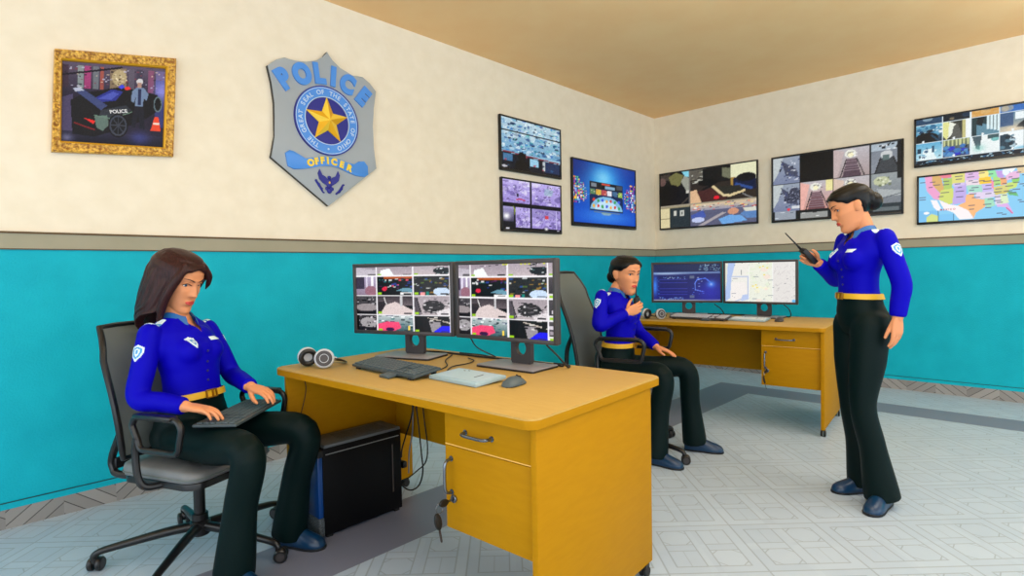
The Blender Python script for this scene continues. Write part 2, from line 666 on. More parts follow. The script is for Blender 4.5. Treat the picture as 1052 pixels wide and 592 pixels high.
    cv.poly([(.9, .62), (.94, .62), (.97, .8), (.86, .8)], (230, 72, 46)).rect(.885, .69, .955, .72, (240, 220, 210))
    cv.glow(.75, .9, .1, .08, (70, 80, 170), .6).glow(.05, .95, .06, .05, (150, 150, 200), .6)
    cv.grain(4)
    link(display(cv, L(inn, -.014), display_mat('picture_print', 0), 'patrol_car_print'), 'print', t, label='print of a black police car and an officer beside it')
    # lettering on the bonnet of the printed car
    tl, tr, br, bl = [V((p[0] - ox, 0, p[1] - oz)) for p in inn]

    def at(u, v):
        return (tl.lerp(tr, u)).lerp(bl.lerp(br, u), v)
    o = at(.53, .585); o.y = -.0155
    mb = MB()
    me = text_mesh('POLICE', .026, .0006, mat('print_white', (222, 224, 230), .6), bold=.0006)
    add_mesh(mb, me, Matrix.Translation(o) @ Matrix.Rotation(R(-14), 4, 'Y') @ Matrix.Rotation(R(90), 4, 'X'))
    mb.done('lettering', t)


framed_picture()

# ------------------------------------------------------------------ police badge
BGREY = noise_mat('badge_grey', (162, 170, 176), (170, 178, 184), 3, .5, 0, 3)
BBLUE = mat('badge_blue', (74, 146, 232), .45)
BNAVY = mat('badge_navy', (20, 28, 140), .45)
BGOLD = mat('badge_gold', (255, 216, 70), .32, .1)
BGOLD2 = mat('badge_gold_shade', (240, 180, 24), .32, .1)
BYEL = mat('badge_yellow', (250, 214, 60), .5)
BLACKEDGE = mat('badge_dark_edge', (40, 38, 34), .6)
BPALE = mat('badge_pale', (196, 220, 244), .5)


def badge():
    ox, oz = -4.65, 2.33
    t = thing('wall_badge', 'large grey police shield with a gold star mounted on the cream wall', 'badge', (ox, 0, oz))
    fr = Matrix(((1, 0, 0, 0), (0, 0, -1, 0), (0, 1, 0, 0), (0, 0, 0, 1)))   # x right, y up, z out of the wall
    o2 = lambda pts: [(x - ox, z - oz) for x, z in pts]
    half = [(-4.633, 2.839), (-4.665, 2.79), (-4.715, 2.752), (-4.79, 2.724), (-4.87, 2.712), (-4.943, 2.719), (-5.0, 2.69), (-5.059, 2.639), (-5.036, 2.53), (-5.021, 2.40), (-5.024, 2.18), (-5.055, 2.035), (-4.654, 1.739)]
    rh = [(-4.25, 2.055), (-4.27, 2.21), (-4.274, 2.37), (-4.262, 2.51), (-4.236, 2.643), (-4.29, 2.695), (-4.35, 2.727), (-4.435, 2.714), (-4.535, 2.745), (-4.596, 2.786)]
    MB().prism(list(reversed(o2(half + rh))), BGREY, fr, .002, .035, bev=.004, side=BLACKEDGE).done('shield_plate', t)
    cx, cz = -4.65 - ox, 2.343 - oz
    circ = lambda r, n=56: [(cx + r * math.cos(2 * math.pi * k / n), cz + r * math.sin(2 * math.pi * k / n)) for k in range(n)]
    ring = MB().ringplate(circ(.241), circ(.166), BBLUE, fr, .035, .046)
    ring.ringplate(circ(.244), circ(.237), BNAVY, fr, .035, .049).ringplate(circ(.233), circ(.229), BPALE, fr, .045, .048).ringplate(circ(.170), circ(.165), BPALE, fr, .035, .049)
    mb = ring
    MB().prism(circ(.167), BNAVY, fr, .035, .041).done('seal_disc', t)
    s = 'THE GREAT SEAL OF THE STATE OF OHIO'
    span = 318
    for i, ch in enumerate(s):
        if ch == ' ':
            continue
        a = 270 - (360 - span) / 2 - span * (i + .5) / len(s)
        me = text_mesh(ch, .043, .002, BPALE, bold=.0008)
        q = fr @ V((cx + .199 * math.cos(R(a)), cz + .199 * math.sin(R(a)), .047))
        add_mesh(mb, me, Matrix.Translation(q) @ fr.to_3x3().to_4x4() @ Matrix.Rotation(R(a - 90), 4, 'Z'))
    mb.ell(fr @ V((cx, cz - .199, .047)), (.008, .003, .008), BPALE, nu=10, nv=6)
    mb.done('seal_ring', t)
    # faceted star
    mb = MB()
    bm = mb.bm
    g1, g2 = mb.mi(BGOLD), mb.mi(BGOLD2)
    pts = []
    for k in range(10):
        a = R(90 + 36 * k); r = .168 if k % 2 == 0 else .070
        pts.append(fr @ V((cx + r * math.cos(a), cz + .003 + r * math.sin(a), .043 if k % 2 == 0 else .05)))
    vs = [bm.verts.new(p) for p in pts]
    top = bm.verts.new(fr @ V((cx, cz, .088)))
    for k in range(10):
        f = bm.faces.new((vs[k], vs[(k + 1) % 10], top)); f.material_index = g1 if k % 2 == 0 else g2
    bot = [bm.verts.new(p + V((0, .008, 0))) for p in pts]
    for k in range(10):
        bm.faces.new((vs[(k + 1) % 10], vs[k], bot[k], bot[(k + 1) % 10]))
    mb.done('gold_star', t, ang=5)
    # POLICE, each letter on its own slope round the top
    mb = MB()
    for ch, x, z, a in (('P', -4.955, 2.568, 38), ('O', -4.826, 2.629, 21), ('L', -4.702, 2.661, 7), ('I', -4.594, 2.664, -5), ('C', -4.484, 2.637, -20), ('E', -4.360, 2.575, -37)):
        me = text_mesh(ch, .178, .006, BBLUE, bold=.013)
        add_mesh(mb, me, Matrix.Translation(fr @ V((x - ox, z - oz, .041))) @ fr.to_3x3().to_4x4() @ Matrix.Rotation(R(a), 4, 'Z') @ Matrix.Diagonal((.86, 1, 1, 1)))
    mb.done('police_lettering', t)
    ban = [(-4.955, 2.03), (-4.962, 2.075), (-4.934, 2.098), (-4.9, 2.094), (-4.856, 2.072), (-4.822, 2.052), (-4.739, 2.076), (-4.654, 2.088), (-4.566, 2.082), (-4.5, 2.063), (-4.448, 2.058), (-4.407, 2.087), (-4.362, 2.093), (-4.332, 2.061), (-4.33, 1.998), (-4.363, 1.976), (-4.433, 1.978), (-4.502, 1.997), (-4.568, 2.021), (-4.634, 2.030), (-4.709, 2.020), (-4.772, 1.998), (-4.834, 1.982), (-4.904, 1.972), (-4.947, 1.988)]
    bn = MB().prism(list(reversed(o2(ban))), BBLUE, fr, .035, .046, bev=.003).done('ribbon_banner', t)
    mb = MB()
    for ch, x, z, a in zip('OFFICER', (-4.785, -4.742, -4.699, -4.658, -4.610, -4.550, -4.490), (2.028, 2.044, 2.055, 2.058, 2.055, 2.044, 2.026), (20, 14, 8, 2, -6, -13, -20)):
        me = text_mesh(ch, .062, .002, BYEL, bold=.004)
        add_mesh(mb, me, Matrix.Translation(fr @ V((x - ox, z - oz, .048))) @ fr.to_3x3().to_4x4() @ Matrix.Rotation(R(a), 4, 'Z'))
    mb.done('officer_lettering', bn)
    mb = MB()
    wing = [(-4.66, 1.93), (-4.675, 1.945), (-4.70, 1.957), (-4.718, 1.995), (-4.732, 1.965), (-4.722, 1.925), (-4.695, 1.90), (-4.668, 1.886)]
    mb.prism(list(reversed(o2(wing))), BNAVY, fr, .035, .043)
    mb.prism(o2([(-9.296 - x, z) for x, z in wing]), BNAVY, fr, .035, .043)
    for c, r in (((-4.648, 1.90), (.024, .006, .036)), ((-4.646, 1.943), (.014, .006, .012)), ((-4.648, 1.848), (.02, .005, .02)), ((-4.668, 1.862), (.012, .005, .014)), ((-4.626, 1.862), (.012, .005, .014))):
        mb.ell(fr @ V((c[0] - ox, c[1] - oz, .04)), r, BNAVY, nu=12, nv=8)
    for pts in ([(-4.752, 1.915), (-4.73, 1.89), (-4.71, 1.86), (-4.697, 1.832)], [(-4.54, 1.90), (-4.556, 1.868), (-4.575, 1.845), (-4.60, 1.83)]):
        mb.tube([fr @ V((x - ox, z - oz, .038)) for x, z in pts], [.006, .01, .009, .004], BNAVY, 8)
        for x, z in pts:
            mb.ell(fr @ V((x - ox + .006, z - oz, .038)), (.009, .004, .006), BNAVY, nu=8, nv=6)
    mb.ell(fr @ V((-4.648 - ox, 1.905 - oz, .046)), (.007, .003, .009), BYEL, nu=10, nv=6)
    mb.done('eagle_emblem', t)


badge()
# ------------------------------------------------------------------ wall screens
BEZEL = mat('black_bezel', (14, 14, 16), .35)
GLOW = display_mat('lit_display', 1.0)


def cells(cv, xs, ys):
    return [(x0, y0, x1, y1) for y0, y1 in zip(ys[:-1], ys[1:]) for x0, x1 in zip(xs[:-1], xs[1:])]


def scr_control_room():
    cv = Canvas(96, 80, (150, 190, 214))
    P = [(214, 232, 240), (110, 165, 205), (36, 74, 130), (24, 120, 150), (190, 214, 226), (60, 110, 190), (20, 40, 70), (120, 190, 200)]
    cv.view(0, 0, 1, .66).grad((186, 210, 222), (110, 164, 200))
    cv.blobs(150, P, (.012, .05), al=.75)
    for k in range(7):
        cv.ell(.08 + k * .14, .35 + .12 * (k % 2), .05, .12, (216, 232, 238), .6)
    cv.blobs(70, [(18, 30, 56), (226, 240, 244), (30, 96, 170), (90, 200, 190)], (.006, .02))
    cv.view(0, 0, 1, 1).rect(0, .235, 1, .265, (10, 16, 30)).line([(0, .655), (1, .72)], .012, (130, 50, 70))
    cv.poly([(0, .67), (1, .74), (1, 1), (0, 1)], (16, 20, 34)).rect(.03, .7, .18, .84, (80, 140, 190), .8).rect(.46, .72, .6, .88, (150, 200, 226)).rect(.72, .74, .98, .95, (26, 44, 84)).rect(.68, .74, .72, .92, (190, 200, 206))
    cv.blobs(20, [(60, 110, 160), (20, 30, 50), (180, 60, 80)], (.01, .03), (0, .7, 1, .92), .7)
    cv.view(0, 0, 1, .66); cv.blobs(60, [(20, 60, 140), (10, 24, 60), (240, 250, 250), (40, 130, 200)], (.008, .03), al=.8); cv.view(0, 0, 1, 1); cv.ell(.33, .72, .07, .09, (6, 8, 14)).poly([(.2, 1), (.24, .8), (.42, .8), (.47, 1)], (6, 8, 14)).ell(.05, .95, .05, .02, (190, 190, 200)).grain(8)
    return cv


def scr_purple():
    cv = Canvas(96, 72, (10, 9, 18))
    for b, k in (((.0, .0, .45, .46), 0), ((.475, .0, 1, .46), 1), ((.0, .54, .18, .94), 2), ((.205, .54, .45, .94), 3), ((.475, .54, 1, .94), 4)):
        cv.view(*b)
        if k == 2:
            cv.grad((168, 160, 214), (20, 18, 34)).glow(.35, .48, .3, .16, (255, 255, 255), 1).rect(.0, .75, 1, 1, (12, 10, 18), .8)
            continue
        cv.grad((190, 176, 236), (158, 140, 214))
        cv.blobs(34, [(214, 206, 246), (120, 100, 180), (170, 156, 226), (90, 76, 140), (232, 226, 250)], (.03, .13), al=.55)
        cv.specks(26, [(50, 40, 84), (230, 230, 250), (110, 90, 150)], (.02, .09))
        for q in range(5):
            cv.line([(rng.random(), rng.random()), (rng.random(), rng.random())], .012, (96, 80, 150), .7)
        if k == 4:
            cv.rect(0, 0, 1, .45, (96, 84, 150), .35).rect(.45, .3, .56, .5, (210, 60, 70)).rect(.82, 0, .86, 1, (190, 180, 230))
        if k == 0:
            cv.rect(.5, .56, .58, .72, (26, 22, 40)).line([(.5, .86), (.62, .8), (.8, .86)], .03, (190, 50, 96))
        if k == 1:
            cv.poly([(.45, .2), (.75, .25), (.7, .5), (.42, .5)], (150, 190, 200), .6)
    cv.view(0, 0, 1, 1).line([(.17, .54), (.2, .6), (.19, .68)], .01, (150, 170, 60)).rect(.05, .955, .1, .98, (210, 210, 220)).rect(.93, .955, .97, .99, (150, 150, 170)).glow(.73, .95, .03, .03, (250, 250, 240), 1).grain(7)
    return cv


def scr_blue():
    cv = Canvas(112, 84, (12, 70, 190))
    cv.grad((6, 60, 168), (10, 72, 196)).glow(.45, .28, .3, .34, (70, 190, 250), .95).glow(.45, .22, .12, .12, (150, 226, 255), .7).glow(.5, .85, .4, .12, (60, 140, 236), .8)
    cv.glow(0, 0, .3, .4, (4, 26, 100), .7).glow(1, 0, .3, .4, (6, 40, 130), .5)
    cv.line([(0, .55), (.3, .5), (.7, .5), (1, .56)], .006, (110, 190, 250), .5)
    cols = [(240, 240, 250), (230, 80, 60), (40, 60, 120), (90, 200, 120), (250, 200, 60), (170, 60, 160), (20, 30, 80), (120, 180, 240)]
    for x0, x1, y0, y1, n in ((.0, .1, .26, .68, 5), (.11, .16, .34, .64, 3), (.17, .2, .42, .6, 2), (.9, 1., .26, .74, 5), (.84, .89, .34, .68, 3), (.8, .83, .42, .6, 2)):
        for i in range(n):
            for j in range(12):
                a, b = x0 + (x1 - x0) * i / n, y0 + (y1 - y0) * j / 12
                cv.rect(a, b, a + (x1 - x0) / n * .8, b + (y1 - y0) / 12 * .75, cols[rng.integers(len(cols))])
    cv.view(.24, .3, .78, .76).rect(0, 0, 1, 1, (16, 40, 84)).rect(0, 0, 1, .22, (24, 28, 34)).rect(.05, .05, .2, .17, (120, 130, 140)).rect(.35, .03, .6, .08, (220, 80, 60)).rect(.45, .1, .75, .2, (130, 170, 200)).rect(.8, .03, .97, .18, (70, 76, 86))
    for i, c in enumerate([(90, 130, 90), (220, 180, 70), (190, 80, 80), (230, 230, 240), (70, 110, 150), (150, 190, 80)]):
        cv.rect(.02 + i * .165, .25, .16 + i * .165, .44, c)
    cv.specks(40, [(30, 40, 60), (240, 220, 200), (180, 60, 60)], (.01, .04), (0, .25, 1, .44))
    cv.ell(.5, .98, .48, .5, (150, 214, 250), .85).ell(.5, 1.0, .36, .38, (214, 240, 255), .7)
    for i in range(14):
        cv.ell(.12 + .125 * (i % 7), .62 + .2 * (i // 7) + .02 * (i % 2), .035, .06, [(210, 60, 50), (60, 160, 80), (60, 90, 220), (240, 180, 50)][i % 4])
    cv.rect(0, .95, 1, 1, (20, 40, 80))
    cv.view(0, 0, 1, 1).rect(.3, .775, .72, .79, (110, 130, 120)).ell(.5, .8, .08, .02, (190, 200, 160), .6).rect(0, .965, 1, 1, (6, 10, 26)).grain(3)
    return cv


def scr_offices():
    cv = Canvas(130, 78, (22, 20, 22))
    cv.view(0, 0, .33, .6).rect(0, 0, 1, 1, (18, 16, 16)).poly([(0, .05), (.35, 0), (.4, .25), (.15, .2), (0, .35)], (60, 52, 48)).poly([(.3, .12), (.55, .0), (.8, .12), (.7, .38), (.5, .48), (.36, .3)], (112, 110, 66)).poly([(.72, .3), (.85, .1), (1, .25), (1, .7), (.9, .6)], (150, 152, 140)).poly([(.75, 0), (1, 0), (1, .2), (.85, .15)], (130, 206, 226)).ell(.08, .25, .12, .12, (98, 74, 70)).ell(.35, .6, .35, .25, (12, 10, 12)).line([(.7, 1), (.95, .8)], .02, (70, 62, 56)).ell(.93, .62, .05, .05, (200, 196, 186))
    cv.view(.34, 0, 1, .6).rect(0, 0, 1, 1, (44, 36, 30)).rect(0, 0, .25, .3, (90, 86, 78)).specks(30, [(190, 190, 180), (40, 36, 32), (120, 116, 100)], (.02, .07), (0, .05, .25, .45)).rect(.2, .02, .62, .45, (16, 15, 16)).poly([(.5, .05), (.64, .1), (.62, .4), (.5, .3)], (110, 112, 90)).rect(.63, .0, 1, .48, (226, 226, 190)).rect(.63, .36, .7, .66, (166, 130, 60)).poly([(.66, .4), (.78, .34), (.98, .4), (1, .75), (.8, .75), (.66, .6)], (14, 24, 56)).poly([(.7, .52), (.95, .7), (.93, .76), (.68, .58)], (44, 74, 140)).ell(.85, .4, .14, .12, (10, 12, 18))
    cv.poly([(0, .62), (.1, .6), (.18, 1), (0, 1)], (220, 180, 140)).poly([(.1, .66), (.4, .58), (.58, .9), (.5, 1), (.2, 1)], (70, 36, 32)).line([(.36, .56), (.52, .84), (.62, .86), (.82, .76)], .035, (216, 196, 150)).poly([(.42, .56), (.76, .6), (.8, .75), (.6, .82), (.54, .8)], (40, 40, 34)).ell(.41, .88, .045, .05, (226, 24, 44)).ell(.28, .42, .16, .1, (8, 8, 8)).line([(.35, .5), (.2, .62)], .03, (14, 12, 12)).line([(.8, .85), (.95, 1)], .015, (130, 130, 130))
    cv.view(0, .61, .33, 1).rect(0, 0, 1, .1, (150, 140, 110)).rect(0, .08, .32, 1, (216, 204, 160)).rect(0, .54, .32, .57, (120, 110, 84)).rect(.32, .08, 1, 1, (40, 50, 54)).rect(.46, .2, .56, .44, (200, 200, 190)).rect(.68, .2, .82, .48, (196, 198, 190)).rect(.72, .28, .78, .4, (90, 96, 90))
    cv.view(.34, .61, 1, 1).rect(0, 0, 1, 1, (90, 92, 118)).grad((226, 200, 160), (150, 150, 170), 0, 0, 1, .3).specks(60, [(250, 220, 120), (60, 60, 60), (230, 80, 60), (240, 240, 230), (80, 90, 120)], (.02, .06), (0, 0, 1, .3)).poly([(0, .5), (.2, .3), (.25, .6), (.05, .8)], (70, 90, 170)).ell(.12, .72, .1, .12, (190, 200, 236)).poly([(.1, 1), (.5, .45), (.56, .48), (.2, 1)], (190, 180, 180), .8).poly([(.44, .75), (.6, .6), (.78, .66), (.86, .9), (.5, 1)], (110, 166, 226)).poly([(.76, .6), (.86, .4), (1, .36), (1, .8), (.86, .8)], (90, 130, 186)).ell(.66, .45, .08, .14, (210, 150, 120)).poly([(.8, .36), (.98, .32), (1, .5), (.84, .52)], (214, 214, 200))
    cv.view(0, 0, 1, 1).rect(.325, .0, .34, .6, (110, 106, 100)).rect(0, .595, 1, .615, (160, 150, 130)).grain(5)
    return cv


def stairs(cv, tint=(176, 160, 160), dark=(84, 66, 78)):
    cv.grad((188, 184, 190), tint).poly([(0, .0), (.3, .1), (.1, 1), (0, 1)], tuple(min(255, q + 26) for q in tint)).poly([(.38, .38), (.62, .38), (.78, 1), (.24, 1)], dark)
    for k in range(9):
        y = .4 + .6 * (k / 9) ** 1.2
        w = .13 + .14 * (y - .38) / .62
        cv.line([(.5 - w, y), (.5 + w, y)], .012, (140, 120, 130))
    cv.line([(.36, .38), (.18, 1)], .018, (40, 34, 40)).line([(.64, .38), (.86, 1)], .018, (40, 34, 40))
    cv.ell(.47, .2, .16, .14, (230, 230, 220)).rect(.4, .14, .56, .3, (150, 146, 140)).ell(.48, .24, .08, .08, (246, 240, 200)).specks(10, [(80, 76, 80), (240, 240, 240)], (.02, .06), (.3, .05, .65, .3))


def scr_escalators():
    cv = Canvas(150, 92, (20, 20, 24))
    xs, ys = (0, .235, .505, .78, 1), (0, .43, .86)
    for i, b in enumerate(cells(cv, xs, ys)):
        cv.view(b[0] + .004, b[1] + .006, b[2] - .004, b[3] - .006)
        if i in (0, 4):
            cv.grad((150, 160, 176), (120, 130, 160)).poly([(0, 0), (.4, 0), (.2, .6), (0, .9)], (190, 198, 200)).poly([(.3, .1), (.9, .5), (.95, .8), (.5, .7)], (70, 74, 96)).specks(40, [(30, 34, 50), (210, 214, 226), (70, 80, 120)], (.03, .1), (.2, .1, 1, .9))
            if i == 4:
                cv.ell(.82, .42, .22, .28, (60, 64, 84)).specks(50, [(30, 30, 46), (150, 156, 180)], (.02, .05), (.6, .2, 1, .7)).ell(.6, .95, .06, .05, (220, 60, 80)).rect(.72, .82, 1, .94, (210, 214, 220))
        elif i == 1:
            cv.rect(0, 0, 1, 1, (9, 9, 12))
        elif i in (2, 6):
            stairs(cv, (168, 150, 150) if i == 2 else (190, 166, 150))
        elif i == 3:
            cv.grad((120, 128, 140), (140, 146, 156)).rect(0, 0, 1, .25, (170, 184, 196)).specks(14, [(20, 24, 34), (220, 226, 230)], (.05, .12), (.2, 0, .9, .2)).poly([(.3, .5), (.75, .5), (.95, 1), (.15, 1)], (60, 64, 70)).ell(.52, .4, .2, .14, (200, 204, 206)).rect(.4, .4, .62, .58, (90, 110, 110)).line([(.32, .5), (.14, 1)], .02, (30, 30, 34)).line([(.74, .5), (.96, 1)], .02, (30, 30, 34))
        elif i == 5:
            stairs(cv, (206, 150, 140), (110, 70, 76)); cv.rect(.8, .0, 1, .4, (236, 226, 160))
        else:
            cv.grad((150, 158, 160), (120, 126, 134)).ell(.35, .25, .26, .16, (190, 196, 160)).specks(16, [(110, 120, 90), (220, 224, 200)], (.04, .1), (.12, .12, .6, .38)).poly([(.2, .5), (1, .62), (1, .78), (.3, .8)], (170, 176, 178)).line([(.1, .9), (1, .7)], .014, (90, 96, 104))
    cv.view(0, .86, 1, 1).rect(0, 0, 1, 1, (16, 18, 20)).rect(.02, 0, .2, .9, (150, 158, 170)).specks(24, [(80, 90, 110), (214, 220, 226)], (.01, .04), (.02, 0, .2, .9)).rect(.24, .3, .46, .9, (150, 152, 150)).specks(30, [(40, 42, 46), (230, 232, 230)], (.01, .03), (.24, .3, .46, .9)).rect(.8, 0, 1, .8, (40, 50, 56)).rect(.8, .4, .98, .75, (96, 106, 110))
    cv.view(0, 0, 1, 1).rect(.965, 0, 1, .52, (20, 20, 24)).grain(5)
    return cv


def scr_cool_cctv():
    cv = Canvas(130, 84, (40, 70, 96))
    xs, ys = (0, .265, .53, .79, 1.06), (-.22, .14, .53, .9, 1.2)
    pal = [(210, 236, 244), (30, 70, 110), (12, 24, 40), (90, 160, 196), (240, 250, 252), (50, 110, 150)]
    for i, b in enumerate(cells(cv, xs, ys)):
        cv.view(*b)
        r, c = divmod(i, 4)
        if r == 0:
            cv.rect(0, 0, 1, 1, [(40, 70, 100), (20, 30, 40), (214, 160, 84), (50, 110, 190)][c]).blobs(6, [pal[c], (220, 190, 140)], (.05, .2), al=.5)
        elif r == 3:
            cv.rect(0, 0, 1, 1, (14, 26, 40)).specks(24, [(90, 150, 190), (190, 220, 230), (40, 90, 130)], (.03, .1), (0, .05, 1, .4))
        elif (r, c) == (1, 0):
            cv.grad((120, 190, 220), (20, 36, 56)).blobs(24, pal, (.04, .14), (0, 0, 1, .5)).ell(.4, .75, .45, .32, (10, 14, 22)).line([(.6, .6), (.9, 1)], .04, (30, 70, 96))
        elif (r, c) == (1, 1):
            cv.rect(0, 0, 1, 1, (60, 62, 56)).poly([(0, .0), (.2, 0), (.35, .3), (.15, 1), (0, .7)], (226, 226, 150)).poly([(.25, 0), (.5, .2), (.3, .8), (.2, .9)], (236, 240, 226)).poly([(.4, .3), (.55, .15), (.75, 1), (.3, 1)], (90, 92, 88)).rect(.72, 0, .86, 1, (196, 190, 130)).rect(.84, 0, 1, 1, (240, 246, 246))
        elif (r, c) == (1, 2):
            cv.rect(0, 0, 1, 1, (36, 60, 66)).poly([(.2, .3), (.6, .45), (1, .9), (1, 1), (.2, 1)], (96, 140, 160)).poly([(.25, 0), (.5, 0), (.4, .5), (.2, .4)], (20, 32, 40))
            for k in range(4):
                cv.rect(.56 + k * .12, 0, .64 + k * .12, .7 + .05 * k, (220, 240, 244))
        elif (r, c) == (1, 3):
            cv.grad((90, 130, 160), (190, 180, 160)).rect(0, 0, .45, .7, (60, 90, 130)).rect(.5, .05, 1, .4, (236, 246, 250)).poly([(.5, .8), (.8, .45), (1, .5), (1, .9)], (24, 34, 44)).glow(.4, .9, .3, .2, (240, 220, 190), .8)
        elif (r, c) == (2, 0):
            cv.grad((90, 170, 210), (190, 226, 236)).poly([(.3, .4), (.6, .35), (.8, 1), (.15, 1)], (230, 244, 246)).blobs(14, pal, (.03, .1), al=.8).rect(.05, .3, .2, .6, (24, 60, 84)).rect(.62, .2, .7, .6, (40, 80, 110))
        elif (r, c) == (2, 1):
            cv.grad((130, 140, 90), (30, 50, 110))
            for k in range(7):
                cv.rect(.05 + k * .14, 0, .11 + k * .14, .38, (200, 206, 150))
            cv.blobs(26, [(20, 24, 40), (40, 50, 200), (60, 120, 190), (90, 150, 200)], (.05, .14), (0, .4, 1, 1))
        elif (r, c) == (2, 2):
            cv.rect(0, 0, 1, 1, (236, 244, 244)).poly([(.05, 0), (.4, 0), (.32, .8), (.2, .7)], (70, 90, 100)).rect(.6, 0, 1, .25, (60, 90, 96)).ell(.85, .3, .14, .1, (120, 190, 190)).glow(.3, .7, .2, .2, (130, 200, 190), .6)
        else:
            cv.rect(0, 0, 1, 1, (240, 248, 250)).poly([(0, .15), (.25, .1), (.5, .4), (.45, 1), (0, 1)], (36, 60, 76)).blobs(14, [(90, 130, 150), (20, 34, 46), (190, 214, 226)], (.03, .1), (0, .2, .5, .9)).glow(.7, .95, .3, .1, (90, 180, 220), .7)
        if 1 <= r <= 2:
            cv.ell(.42 if c != 0 else .28, .92, .045, .06, (236, 244, 246))
    cv.view(0, 0, 1, 1)
    for x in xs[1:4]:
        cv.rect(x - .005, 0, x + .005, .9, (226, 240, 246))
    for y in ys[1:4]:
        cv.rect(0, y - .007, 1, y + .007, (226, 240, 246))
    return cv.grain(6)


